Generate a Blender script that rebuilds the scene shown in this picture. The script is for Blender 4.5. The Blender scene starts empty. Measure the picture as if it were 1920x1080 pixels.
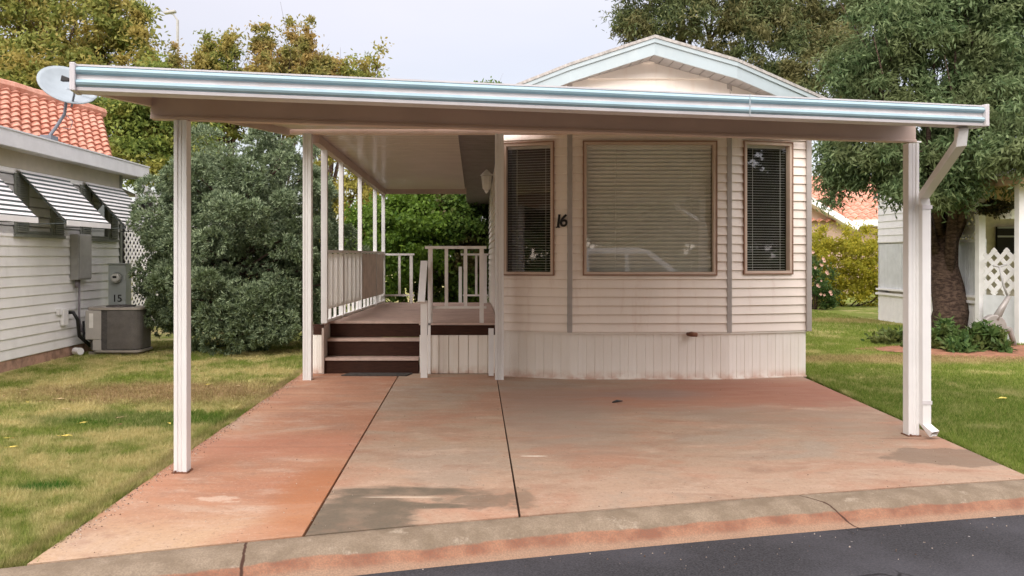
import bpy, math, random
import numpy as np
from mathutils import Vector, Matrix
random.seed(7); RNG = np.random.default_rng(11)
S = bpy.context.scene
COL = S.collection
R = math.radians

# ------------------------------------------------------------------ camera
cam_d = bpy.data.cameras.new('camera'); cam = bpy.data.objects.new('camera', cam_d); COL.objects.link(cam)
cam.location = (0, 0, 1.5); cam.rotation_euler = (R(90), 0, 0)
cam_d.sensor_width = 36; cam_d.lens = 1500/1920*36
cam_d.shift_x = 75/1920; cam_d.shift_y = -60/1920
cam_d.clip_end = 3000; cam_d.clip_start = .05
S.camera = cam
# ------------------------------------------------------------------ world, overcast
SUN_EL, SUN_AZ = 32, 200            # azimuth of the sun measured clockwise from +Y
w = bpy.data.worlds.new('World'); S.world = w; w.use_nodes = True
nt = w.node_tree; nt.nodes.clear()
wo = nt.nodes.new('ShaderNodeOutputWorld'); bg = nt.nodes.new('ShaderNodeBackground'); bg2 = nt.nodes.new('ShaderNodeBackground')
sky = nt.nodes.new('ShaderNodeTexSky'); sky.sky_type = 'NISHITA'; sky.sun_disc = False
sky.sun_elevation = R(SUN_EL); sky.sun_rotation = R(SUN_AZ)
nt.links.new(sky.outputs[0], bg.inputs[0]); bg.inputs[1].default_value = 0.05
tc = nt.nodes.new('ShaderNodeTexCoord'); sp = nt.nodes.new('ShaderNodeSeparateXYZ'); nt.links.new(tc.outputs['Generated'], sp.inputs[0])
mr = nt.nodes.new('ShaderNodeMapRange'); nt.links.new(sp.outputs[2], mr.inputs[0])
mr.inputs[1].default_value = .22; mr.inputs[2].default_value = .75; mr.inputs[3].default_value = .405; mr.inputs[4].default_value = 1.05
mp = nt.nodes.new('ShaderNodeMapping'); mp.inputs['Scale'].default_value = (1, 1, 3.2); nt.links.new(tc.outputs['Generated'], mp.inputs[0])
ns = nt.nodes.new('ShaderNodeTexNoise'); ns.inputs['Scale'].default_value = 1.7; ns.inputs['Detail'].default_value = 5; nt.links.new(mp.outputs[0], ns.inputs[0])
cr = nt.nodes.new('ShaderNodeValToRGB'); cr.color_ramp.elements[0].position = .3; cr.color_ramp.elements[1].position = .7
cr.color_ramp.elements[0].color = (.86, .77, .76, 1); cr.color_ramp.elements[1].color = (.99, .87, .84, 1)
nt.links.new(ns.outputs[0], cr.inputs[0]); nt.links.new(cr.outputs[0], bg2.inputs[0]); 
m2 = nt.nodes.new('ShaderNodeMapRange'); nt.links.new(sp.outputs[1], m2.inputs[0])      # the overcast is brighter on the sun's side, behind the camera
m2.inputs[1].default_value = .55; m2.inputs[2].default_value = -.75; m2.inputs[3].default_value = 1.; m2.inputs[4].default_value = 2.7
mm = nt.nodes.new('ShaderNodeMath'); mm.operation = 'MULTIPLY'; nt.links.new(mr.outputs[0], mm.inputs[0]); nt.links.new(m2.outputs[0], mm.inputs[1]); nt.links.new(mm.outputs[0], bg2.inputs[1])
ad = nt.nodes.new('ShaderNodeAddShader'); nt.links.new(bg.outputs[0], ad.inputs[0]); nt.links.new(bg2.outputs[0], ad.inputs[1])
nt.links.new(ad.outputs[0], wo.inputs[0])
sd = bpy.data.lights.new('sun', 'SUN'); so = bpy.data.objects.new('sun', sd); COL.objects.link(so)
sd.energy = 1.45; sd.angle = R(32); sd.color = (1, .96, .9)
_d = Vector((math.sin(R(SUN_AZ))*math.cos(R(SUN_EL)), math.cos(R(SUN_AZ))*math.cos(R(SUN_EL)), math.sin(R(SUN_EL))))
so.rotation_euler = _d.to_track_quat('Z', 'Y').to_euler(); so.location = _d*30
S.view_settings.view_transform = 'Standard'; S.view_settings.look = 'None'; S.view_settings.gamma = 1
S.view_settings.exposure = 0.62
S.render.engine = 'CYCLES'
S.cycles.max_bounces = 10; S.cycles.diffuse_bounces = 8; S.cycles.transparent_max_bounces = 12

# ------------------------------------------------------------------ node helper
class NT:
    def __init__(s, name):
        s.m = bpy.data.materials.new(name); s.m.use_nodes = True; s.t = s.m.node_tree; s.t.nodes.clear()
        s.out = s.n('ShaderNodeOutputMaterial'); s.pos = None
    def n(s, k): return s.t.nodes.new(k)
    def l(s, a, b): s.t.links.new(a, b)
    def set(s, inp, v):
        if isinstance(v, (int, float)): inp.default_value = v
        elif isinstance(v, (tuple, list)): inp.default_value = tuple(v) + ((1,) if len(v) == 3 and len(inp.default_value) == 4 else ())
        else: s.l(v, inp)
    def P(s, scale=None):
        if s.pos is None: s.pos = s.n('ShaderNodeTexCoord').outputs['Object']
        if scale is None: return s.pos
        m = s.n('ShaderNodeMapping'); m.inputs['Scale'].default_value = scale; s.l(s.pos, m.inputs[0]); return m.outputs[0]
    def xyz(s, v=None):
        q = s.n('ShaderNodeSeparateXYZ'); s.l(v or s.P(), q.inputs[0]); return q.outputs
    def noise(s, sc, det=4, vec=None, rough=.55, dist=0):
        q = s.n('ShaderNodeTexNoise'); q.inputs['Scale'].default_value = sc; q.inputs['Detail'].default_value = det
        q.inputs['Roughness'].default_value = rough; q.inputs['Distortion'].default_value = dist
        s.l(vec or s.P(), q.inputs[0]); return q.outputs[0]
    def M(s, op, a, b=0., c=0.):
        q = s.n('ShaderNodeMath'); q.operation = op; s.set(q.inputs[0], a); s.set(q.inputs[1], b); s.set(q.inputs[2], c); return q.outputs[0]
    def ss(s, v, a, b, lo=0., hi=1.):
        q = s.n('ShaderNodeMapRange'); q.interpolation_type = 'SMOOTHSTEP'; s.set(q.inputs[0], v)
        q.inputs[1].default_value = a; q.inputs[2].default_value = b; q.inputs[3].default_value = lo; q.inputs[4].default_value = hi; return q.outputs[0]
    def mix(s, f, a, b, mode='MIX'):
        q = s.n('ShaderNodeMix'); q.data_type = 'RGBA'; q.blend_type = mode
        s.set(q.inputs[0], f); s.set(q.inputs[6], a); s.set(q.inputs[7], b); return q.outputs[2]
    def bsdf(s, col, rough=.6, spec=.4, metal=0., bump=None, bs=.3, bd=.01, **k):
        b = s.n('ShaderNodeBsdfPrincipled'); s.set(b.inputs['Base Color'], col); s.set(b.inputs['Roughness'], rough)
        b.inputs['Specular IOR Level'].default_value = spec; b.inputs['Metallic'].default_value = metal
        if bump is not None:
            q = s.n('ShaderNodeBump'); q.inputs['Strength'].default_value = bs; q.inputs['Distance'].default_value = bd; s.set(q.inputs['Height'], bump); s.l(q.outputs[0], b.inputs['Normal'])
        s.l(b.outputs[0], s.out.inputs[0]); return b
    def ell(s, cx, cy, rx, ry, wob=.5, soft=.25, nz=None):
        x, y, z = s.xyz()
        dx = s.M('DIVIDE', s.M('SUBTRACT', x, cx), rx); dy = s.M('DIVIDE', s.M('SUBTRACT', y, cy), ry)
        d = s.M('SQRT', s.M('ADD', s.M('MULTIPLY', dx, dx), s.M('MULTIPLY', dy, dy)))
        nz = nz or s.noise(2.2, 5)
        d = s.M('ADD', d, s.M('MULTIPLY', s.M('SUBTRACT', nz, .5), wob*2))
        return s.ss(d, 1+soft, 1-soft)

def sc(c, k): return tuple(min(1, x*k) for x in c)
def simple(name, c, rough=.55, var=.12, ns=6, spec=.35, metal=0., bump=0, bscale=60, dirt=None, dirt_amt=.35):
    t = NT(name); f = t.noise(ns, 5)
    col = t.mix(t.ss(f, .3, .7), sc(c, 1-var), sc(c, 1+var))
    if dirt:
        g = t.noise(3.1, 7, t.P((1, 1, .35)), .65); col = t.mix(t.ss(g, .5, .78, 0, dirt_amt), col, dirt)
    t.bsdf(col, rough, spec, metal, bump=t.noise(bscale, 3) if bump else None, bs=bump, bd=.01); return t.m

WHITE = simple('white_painted_metal', (.74, .74, .73), .38, .03, 4, .5, dirt=(.6, .5, .42), dirt_amt=.08)
WHITE2 = simple('white_rail_paint', (.80, .79, .77), .5, .04, 5, dirt=(.6, .5, .42), dirt_amt=.2)
TAUPE = simple('aged_beam_paint', (.52, .41, .35), .5, .06, 2.5, dirt=(.45, .3, .22), dirt_amt=.3)
TAUPEW = simple('beam_line_paint', (.74, .59, .51), .5, .06, 2.5, dirt=(.5, .34, .27), dirt_amt=.35)
def lapmat(name, c, stain, z0=.58):
    t = NT(name); f = t.noise(1.2, 5, t.P((1, 1, .5)))
    col = t.mix(t.ss(f, .35, .7), sc(c, .95), sc(c, 1.04))
    g = t.noise(2.6, 7, t.P((3, 3, .35)), .65); col = t.mix(t.ss(g, .5, .8, 0, .4), col, stain)
    t.bsdf(col, .42, .4, bump=t.noise(120, 2, t.P((.3, .3, 3))), bs=.08, bd=.004); return t.m
SIDING = lapmat('aged_lap_siding', (.88, .80, .715), (.60, .44, .34))
SIDINGW = lapmat('gable_siding', (.88, .83, .76), (.68, .52, .42))
def skirtmat():
    t = NT('skirting_panel'); z = t.xyz()[2]
    f = t.noise(2.0, 5, t.P((3, 3, .6)))
    col = t.mix(t.ss(f, .35, .7), (.84, .80, .73), (.88, .85, .79))
    m = t.M('MULTIPLY', t.ss(z, .16, .02), t.ss(t.noise(7, 5), .3, .65)); col = t.mix(t.M('MULTIPLY', m, .75), col, (.50, .27, .17))
    t.bsdf(col, .5, .35); return t.m
SKIRT = skirtmat()
TRIM = simple('grey_corner_trim', (.40, .37, .345), .5, .06)
FRAME = simple('almond_window_frame', (.58, .46, .37), .45, .05)
FRAMED = simple('bronze_window_seam', (.26, .15, .10), .5, .1)
BLUE = simple('gutter_paint_sky_sheen', (.35, .50, .56), .5, .05, 5, .3, dirt=(.42, .52, .55), dirt_amt=.4)  # pale gutter paint with the sky's reflection put into its blue
GUTW = simple('offwhite_gutter_paint', (.60, .58, .59), .5, .06, 5, .5, dirt=(.4, .34, .3), dirt_amt=.3)
FASC = simple('pale_blue_fascia', (.37, .445, .47), .4, .04, 3, dirt=(.55, .6, .58), dirt_amt=.3)
SOFF = simple('grey_soffit', (.30, .29, .28), .5, .1)
SHING = simple('roof_shingle', (.36, .35, .33), .9, .25, 25, bump=.4)
def brown(name, c, k=1.):
    t = NT(name); f = t.noise(8, 6, t.P((1, 6, 6)), .7); g = t.noise(1.7, 4)
    col = t.mix(t.ss(f, .3, .7), sc(c, .72), sc(c, 1.25)); col = t.mix(t.ss(g, .45, .75, 0, .45*k), col, (.30, .22, .19))
    t.bsdf(col, .65, .2, bump=f, bs=.25, bd=.004); return t.m
DECK = brown('brown_deck_boards', (.48, .35, .295)); RISER = brown('dark_brown_riser', (.045, .018, .011), .05); NOSE = simple('worn_tread_edge', (.55, .42, .36), .6, .12, 9)
MAT = simple('dark_grey_mat', (.06, .055, .05), .9, .3, 30)
DARK = simple('dark_interior', (.02, .018, .016), .9, .1)
ROOM = simple('room_interior', (.10, .085, .07), .9, .1)
BLACK = simple('black_paint', (.012, .012, .012), .45, .1)
BLIND = simple('white_blind_slat', (.62, .60, .55), .5, .05)
BLINDC = simple('closed_blind_slat', (.74, .72, .64), .5, .05)
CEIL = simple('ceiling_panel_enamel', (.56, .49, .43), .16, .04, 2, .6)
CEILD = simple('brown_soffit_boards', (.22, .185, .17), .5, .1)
RUST = simple('rusty_metal', (.16, .07, .04), .8, .3, 20)
SIDEL = simple('pale_neighbour_siding', (.88, .88, .87), .5, .04, 3, dirt=(.55, .53, .48), dirt_amt=.3)
SIDEBEIGE = simple('beige_frieze', (.52, .47, .38), .6, .05)
AWN = simple('white_awning_slat', (.86, .86, .86), .4, .04); AWND = simple('grey_awning_slat', (.10, .12, .12), .5, .1)
GALV = simple('grey_fascia_metal', (.62, .63, .64), .4, .05)
SHUT = simple('grey_green_shutter', (.20, .215, .19), .6, .1)
BRICK = simple('reddish_foundation', (.38, .24, .18), .85, .3, 9, bump=.3)
METGREY = simple('grey_utility_box', (.33, .33, .32), .5, .08)
METGREEN = simple('pale_green_meter_box', (.42, .46, .43), .5, .06)
ACB = simple('grey_beige_cabinet', (.42, .40, .37), .45, .06); ACD = simple('dark_coil_guard', (.075, .07, .066), .6, .2, 30)
DISH = simple('grey_dish', (.27, .32, .35), .45, .06); DISHM = simple('dark_dish_metal', (.16, .18, .21), .5, .1)
t = NT('brown_bark'); f = t.noise(9, 6, t.P((1, 1, 2.8)), .7); f2 = t.noise(26, 5, t.P((1, 1, .5)), .7)
t.bsdf(t.mix(t.ss(f2, .4, .65, 0, .5), t.mix(t.ss(f, .38, .62), (.045, .028, .022), (.15, .10, .075)), (.05, .035, .028)), .95, .2, bump=t.M('ADD', f, f2), bs=.9, bd=.03); BARK = t.m
STUCCO = simple('pink_stucco', (.48, .34, .27), .9, .05)
SIL = simple('silver_bike', (.30, .28, .26), .4, .1, metal=.2)
TEAL = simple('teal_rubber', (.10, .33, .27), .5, .1)
CARW = simple('white_car_paint', (.80, .80, .80), .15, .02, 3, .6); TYRE = simple('tyre_rubber', (.02, .02, .02), .8, .1); CARG = simple('car_window_glass', (.02, .022, .025), .05, .05, 3, .6)
def tilemat(nm='orange_roof_tile'):
    t = NT(nm); f = t.noise(9, 4); g = t.noise(1.5, 4)
    col = t.mix(t.ss(f, .3, .7), (.44, .17, .11), (.62, .33, .24)); col = t.mix(t.ss(g, .4, .8, 0, .45), col, (.62, .42, .33))
    t.bsdf(col, .7, .3); return t.m
TILE = tilemat()
def glassmat(name, refl, tint=(.98, 1, .99)):
    t = NT(name); tr = t.n('ShaderNodeBsdfTransparent'); tr.inputs[0].default_value = (*tint, 1)
    gl = t.n('ShaderNodeBsdfGlossy'); gl.inputs['Roughness'].default_value = .02; gl.inputs[0].default_value = (.95, .97, 1, 1)
    mx = t.n('ShaderNodeMixShader'); fr = t.n('ShaderNodeLayerWeight'); fr.inputs[0].default_value = .5
    t.l(t.M('ADD', t.M('MULTIPLY', t.M('POWER', fr.outputs['Facing'], 4), .6), refl), mx.inputs[0]); t.l(tr.outputs[0], mx.inputs[1]); t.l(gl.outputs[0], mx.inputs[2]); t.l(mx.outputs[0], t.out.inputs[0]); return t.m
GLASS = glassmat('window_glass', .105)

# ------------------------------------------------------------------ mesh builder
class MB:
    def __init__(s): s.v = []; s.f = []; s.mi = []; s.c = 0
    def poly(s, pts, m=0):
        b = len(s.v); s.v += [tuple(p) for p in pts]; s.f.append(tuple(range(b, b+len(pts)))); s.mi.append(m)
    def box(s, x0, x1, y0, y1, z0, z1, m=0, top=None):
        s.hexa([(x0, y0, z0), (x1, y0, z0), (x1, y1, z0), (x0, y1, z0), (x0, y0, z1), (x1, y0, z1), (x1, y1, z1), (x0, y1, z1)], m)
    def hexa(s, p, m=0):
        b = len(s.v); s.v += [tuple(q) for q in p]
        for f in ((3, 2, 1, 0), (4, 5, 6, 7), (0, 1, 5, 4), (1, 2, 6, 5), (2, 3, 7, 6), (3, 0, 4, 7)): s.f.append(tuple(b+i for i in f)); s.mi.append(m)
    def prism(s, base, off, m=0):
        """closed prism: polygon base, swept by vector off"""
        n = len(base); b = len(s.v); s.v += [tuple(p) for p in base] + [tuple(Vector(p)+Vector(off)) for p in base]
        s.f.append(tuple(b+i for i in range(n))[::-1]); s.mi.append(m); s.f.append(tuple(b+n+i for i in range(n))); s.mi.append(m)
        for i in range(n): j = (i+1) % n; s.f.append((b+i, b+j, b+n+j, b+n+i)); s.mi.append(m)
    def bar(s, a, b, w, h, up=(0, 0, 1), m=0, w2=None, h2=None):
        a = Vector(a); b = Vector(b); d = (b-a).normalized(); up = Vector(up)
        if abs(d.dot(up)) > .98: up = Vector((0, 1, 0))
        x = d.cross(up).normalized(); y = x.cross(d).normalized(); w2 = w2 or w; h2 = h2 or h
        s.hexa([a-x*w/2-y*h/2, a+x*w/2-y*h/2, a+x*w/2+y*h/2, a-x*w/2+y*h/2, b-x*w2/2-y*h2/2, b+x*w2/2-y*h2/2, b+x*w2/2+y*h2/2, b-x*w2/2+y*h2/2], m)
    def tube(s, pts, rad, n=8, m=0, cap=True):
        pts = [Vector(p) for p in pts]; rad = rad if isinstance(rad, (list, tuple)) else [rad]*len(pts); rings = []
        up = Vector((0, 0, 1)); pd = None
        for i, p in enumerate(pts):
            d = (pts[min(i+1, len(pts)-1)]-pts[max(i-1, 0)]).normalized()
            if pd is None:
                x = d.cross(up) if abs(d.dot(up)) < .95 else d.cross(Vector((0, 1, 0))); x.normalize()
            else: x = (x - d*x.dot(d)).normalized()
            pd = d; y = d.cross(x); b = len(s.v); rings.append(b)
            s.v += [tuple(p+(x*math.cos(2*math.pi*k/n)+y*math.sin(2*math.pi*k/n))*rad[i]) for k in range(n)]
        for i in range(len(rings)-1):
            a, b = rings[i], rings[i+1]
            for k in range(n): s.f.append((a+k, a+(k+1) % n, b+(k+1) % n, b+k)); s.mi.append(m)
        if cap: s.f.append(tuple(rings[0]+k for k in range(n))[::-1]); s.f.append(tuple(rings[-1]+k for k in range(n))); s.mi += [m, m]
    def grid(s, P, m=0):
        """P: list of rows of points"""
        b = len(s.v); R_, C_ = len(P), len(P[0])
        for r in P: s.v += [tuple(p) for p in r]
        for i in range(R_-1):
            for j in range(C_-1): s.f.append((b+i*C_+j, b+i*C_+j+1, b+(i+1)*C_+j+1, b+(i+1)*C_+j)); s.mi.append(m)
    def build(s, name, mats, parent=None, smooth=False, bevel=0):
        me = bpy.data.meshes.new(name); me.from_pydata(s.v, [], s.f)
        if not isinstance(mats, (list, tuple)): mats = [mats]
        for m in mats: me.materials.append(m)
        me.polygons.foreach_set('material_index', s.mi)
        if smooth: me.polygons.foreach_set('use_smooth', [True]*len(s.f))
        me.update(); o = bpy.data.objects.new(name, me); COL.objects.link(o)
        if bevel:
            bv = o.modifiers.new('bevel', 'BEVEL'); bv.width = bevel; bv.segments = 2; bv.limit_method = 'ANGLE'
        if parent: attach(o, parent)
        return o
ORG = {}
def attach(o, parent):
    o.parent = parent
    o.location = -ORG[parent.name] if parent.name in ORG else (0, 0, 0)
def tag(o, label, cat, group=None, kind=None):
    if label: o['label'] = label
    if cat: o['category'] = cat
    if group: o['group'] = group
    if kind: o['kind'] = kind
    return o
def thing(name, loc, label, cat, group=None):
    o = bpy.data.objects.new(name, None); COL.objects.link(o); o.location = loc; o.empty_display_size = .2
    ORG[o.name] = Vector(loc); return tag(o, label, cat, group)
def struct(o): o['kind'] = 'structure'; return o
def PX(px, py, Y): return Vector(((px-885)*Y/1500, Y, 1.5-(py-480)*Y/1500))
def npmesh(name, V, F, mat, parent=None, smooth=False, attr=None):
    """V (n,3), F (m,k) numpy arrays"""
    me = bpy.data.meshes.new(name); k = F.shape[1]
    me.vertices.add(len(V)); me.vertices.foreach_set('co', V.astype(np.float32).ravel())
    me.loops.add(F.size); me.loops.foreach_set('vertex_index', F.astype(np.int32).ravel())
    me.polygons.add(len(F)); me.polygons.foreach_set('loop_start', np.arange(0, F.size, k, dtype=np.int32)); me.polygons.foreach_set('loop_total', np.full(len(F), k, dtype=np.int32))
    if smooth: me.polygons.foreach_set('use_smooth', np.ones(len(F), bool))
    for m in (mat if isinstance(mat, (list, tuple)) else [mat]): me.materials.append(m)
    me.update(calc_edges=True); o = bpy.data.objects.new(name, me); COL.objects.link(o)
    if parent: attach(o, parent)
    return o
def textmesh(txt, size, ext, mat, name, parent, loc, rot, shear=0, offset=0.):
    c = bpy.data.curves.new(name, 'FONT'); c.body = txt; c.size = size; c.extrude = ext; c.shear = shear; c.offset = offset; c.align_x = 'CENTER'; c.align_y = 'CENTER'
    t = bpy.data.objects.new('tmp', c); COL.objects.link(t)
    bpy.context.view_layer.update(); me = bpy.data.meshes.new_from_object(t); bpy.data.objects.remove(t)
    me.materials.clear(); me.materials.append(mat)
    mt = Matrix.Translation(loc) @ Matrix.Rotation(rot, 4, 'Z') @ Matrix.Rotation(R(90), 4, 'X'); me.transform(mt)
    o = bpy.data.objects.new(name, me); COL.objects.link(o); attach(o, parent); return o

# ------------------------------------------------------------------ ground
def yk(x):
    f = lambda x: 4.44+.257*x-(.0083 if x > 0 else .02)*x*x
    if x < -8: return f(-8)+.577*(x+8)
    if x > 8: return f(8)+.126*(x-8)
    return f(x)
def grasscol(t):
    n1 = t.noise(1.1, 5, None, .6); n2 = t.noise(5.5, 4, None, .6); n3 = t.noise(40, 3)
    g = t.mix(t.ss(n3, .3, .7), (.105, .19, .025), (.29, .35, .075))
    dry = t.mix(t.ss(n3, .3, .7), (.48, .41, .18), (.74, .65, .35))
    f = t.M('ADD', t.M('MULTIPLY', n1, .65), t.M('MULTIPLY', n2, .35))
    f = t.M('SUBTRACT', f, t.ss(t.xyz()[0], 2, 5, 0, .07))  # greener to the right, tree shade put into the grass colour
    col = t.mix(t.ss(f, .42, .58, .0, .9), g, dry)
    br = t.mix(t.ss(n3, .35, .65), (.26, .165, .095), (.52, .38, .22))
    col = t.mix(t.M('MULTIPLY', t.ell(-3.35, 8.75, 1.5, .65, .9, .5, n2), .85), col, br)
    col = t.mix(t.M('MULTIPLY', t.ell(6.3, 11.6, 2.2, .5, .6, .4, n2), .7), col, br)
    col = t.mix(t.M('MULTIPLY', t.ell(8.6, 18.5, 1.1, .7, .4, .4, n2), .6), col, (.40, .30, .15))
    col = t.mix(t.M('MULTIPLY', t.ell(-3.0, 7.3, 1.0, .35, .5, .35, n2), .7), col, (.06, .15, .02))
    col = t.mix(t.M('MULTIPLY', t.ell(-2.75, 5.15, .17, .09, .3, .35, n2), .9), col, (.04, .16, .02))
    col = t.mix(t.M('MULTIPLY', t.ell(5.2, 7.6, 1.6, 2.6, .6, .5, n2), .55), col, (.07, .13, .022))  # dark green patch: shade of the ash tree painted on the right lawn
    x = t.xyz()[0]
    edge = t.M('MULTIPLY', t.ss(t.M('ABSOLUTE', t.M('ADD', x, 2.2)), .10, .02), .4)   # worn soil along the slab edge
    return t.mix(edge, col, (.20, .12, .07)), n3
t = NT('lawn_soil_and_grass'); c_, n3 = grasscol(t); t.bsdf(t.mix(.2, c_, (.14, .10, .04)), .95, .1, bump=n3, bs=.6, bd=.03); LAWN = t.m
t = NT('grass_blade'); c_, n3 = grasscol(t)
gi = t.n('ShaderNodeNewGeometry').outputs['Random Per Island']
c_ = t.mix(t.ss(gi, .5, 1., 0, .5), c_, (.48, .45, .18))
d = t.n('ShaderNodeBsdfDiffuse'); tl = t.n('ShaderNodeBsdfTranslucent'); t.l(c_, d.inputs[0]); t.l(c_, tl.inputs[0]); mx = t.n('ShaderNodeMixShader'); mx.inputs[0].default_value = .35
t.l(d.outputs[0], mx.inputs[1]); t.l(tl.outputs[0], mx.inputs[2]); t.l(mx.outputs[0], t.out.inputs[0]); BLADE = t.m

mb = MB(); mb.poly([(-900, -900, -.14), (900, -900, -.14), (900, 900, -.14), (-900, 900, -.14)]); struct(mb.build('ground', simple('far_soil', (.16, .15, .08), .95, .2, .3)))
xs = np.linspace(-60, 60, 121)
mb = MB(); mb.grid([[(x, yk(x)+.02, 0) for x in xs], [(x, 12, 0) for x in xs], [(x, 70, 0) for x in xs]]); struct(mb.build('lawn', LAWN))
mb = MB(); mb.poly([(-60, -40, 0.02), (60, -40, 0.02), (60, -7.2, 0.02), (-60, -7.2, 0.02)]); struct(mb.build('lawn_across_street', LAWN))
# road
t = NT('dark_asphalt'); a = t.noise(90, 4, None, .7); b = t.noise(1.2, 4); v = t.n('ShaderNodeTexVoronoi'); v.inputs['Scale'].default_value = 55; t.l(t.P(), v.inputs[0])
col = t.mix(t.ss(a, .3, .7), (.014, .0145, .017), (.052, .053, .058)); col = t.mix(t.ss(b, .4, .7, 0, .35), col, (.10, .10, .115))
vv = t.n('ShaderNodeTexVoronoi'); vv.inputs['Scale'].default_value = 7; t.l(t.P(), vv.inputs[0])
spk = t.M('MULTIPLY', t.ss(vv.outputs['Distance'], .06, .04), t.ss(t.noise(3.3, 2), .52, .6)); col = t.mix(spk, col, (.55, .53, .5))
cv = t.n('ShaderNodeTexVoronoi'); cv.feature = 'DISTANCE_TO_EDGE'; cv.inputs['Scale'].default_value = .9
wob = t.n('ShaderNodeVectorMath'); wob.operation = 'ADD'; nn = t.n('ShaderNodeTexNoise'); nn.inputs['Scale'].default_value = 4; t.l(t.P(), nn.inputs[0]); vs = t.n('ShaderNodeVectorMath'); vs.operation = 'SCALE'; vs.inputs['Scale'].default_value = .22; t.l(nn.outputs['Color'], vs.inputs[0])
t.l(t.P(), wob.inputs[0]); t.l(vs.outputs[0], wob.inputs[1]); t.l(wob.outputs[0], cv.inputs[0])
crk = t.M('MULTIPLY', t.ss(cv.outputs['Distance'], .011, .004), t.ss(t.noise(.8, 2), .5, .6)); col = t.mix(crk, col, (.012, .012, .014))
t.bsdf(col, .8, .3, bump=t.M('SUBTRACT', a, crk), bs=.7, bd=.008); ROAD = t.m
mb = MB(); mb.grid([[(x, -6.9, -.08) for x in xs], [(x, yk(x)-.3, -.08) for x in xs]]); struct(mb.build('road', ROAD))
# kerb with uv-like profile coordinate written as attribute
def kerbmat():
    t = NT('stained_kerb_concrete'); at = t.n('ShaderNodeAttribute'); at.attribute_name = 'prof'; s_ = at.outputs['Fac']
    n = t.noise(6, 6, None, .65); n2 = t.noise(1.4, 4); fine = t.noise(110, 3)
    col = t.mix(t.ss(n, .3, .7), (.19, .148, .10), (.29, .235, .168)); col = t.mix(t.ss(t.noise(5, 6, None, .7), .58, .70, 0, .7), col, (.44, .38, .29))
    e = t.M('ADD', s_, t.M('MULTIPLY', t.M('SUBTRACT', n2, .5), .22)); e = t.M('ADD', e, t.M('MULTIPLY', t.M('SUBTRACT', n, .5), .10))
    o = t.ss(e, .62, .66); ora = t.mix(t.ss(n, .35, .65), (.23, .10, .06), (.34, .175, .105))
    col = t.mix(o, col, ora); low = t.ss(e, .76, .90); col = t.mix(t.M('MULTIPLY', low, .8), col, (.33, .225, .15))
    col = t.mix(t.ss(fine, .35, .65, 0, .4), col, (.13, .10, .075))
    x, y, z = t.xyz()
    for (jx, k) in ((-1.16, -.18), (2.0, -.9)):
        q = t.M('SUBTRACT', x, t.M('ADD', jx, t.M('MULTIPLY', t.M('SUBTRACT', y, yk(jx)), k)))
        q = t.M('ADD', q, t.M('MULTIPLY', t.M('SUBTRACT', t.noise(14, 2), .5), .03))
        col = t.mix(t.ss(t.M('ABSOLUTE', q), .011, .004), col, (.06, .03, .02))
    t.bsdf(col, .85, .25, bump=t.M('ADD', n, fine), bs=.35, bd=.01); return t.m
prof = [(0, -.05, 0), (0, .026, 0.02), (.012, .031, .06), (.05, .031, .15), (.14, .024, .42), (.18, .010, .54), (.22, -.022, .68), (.26, -.056, .82), (.30, -.076, .95), (.34, -.085, 1)]
xk = np.linspace(-40, 40, 641); V = []; A = []
for x in xk:
    y = yk(x); dd = (yk(x+.01)-yk(x-.01))/.02; nx, ny = dd/math.hypot(1, dd), -1/math.hypot(1, dd)
    for p in prof: V.append((x+nx*p[0], y+ny*p[0], p[1])); A.append(p[2])
k_ = len(prof); F = [(i*k_+j, i*k_+j+1, (i+1)*k_+j+1, (i+1)*k_+j) for i in range(len(xk)-1) for j in range(k_-1)]
o = npmesh('kerb', np.array(V), np.array(F), kerbmat(), smooth=True); a = o.data.attributes.new('prof', 'FLOAT', 'POINT'); a.data.foreach_set('value', np.array(A, np.float32)); struct(o)
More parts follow.
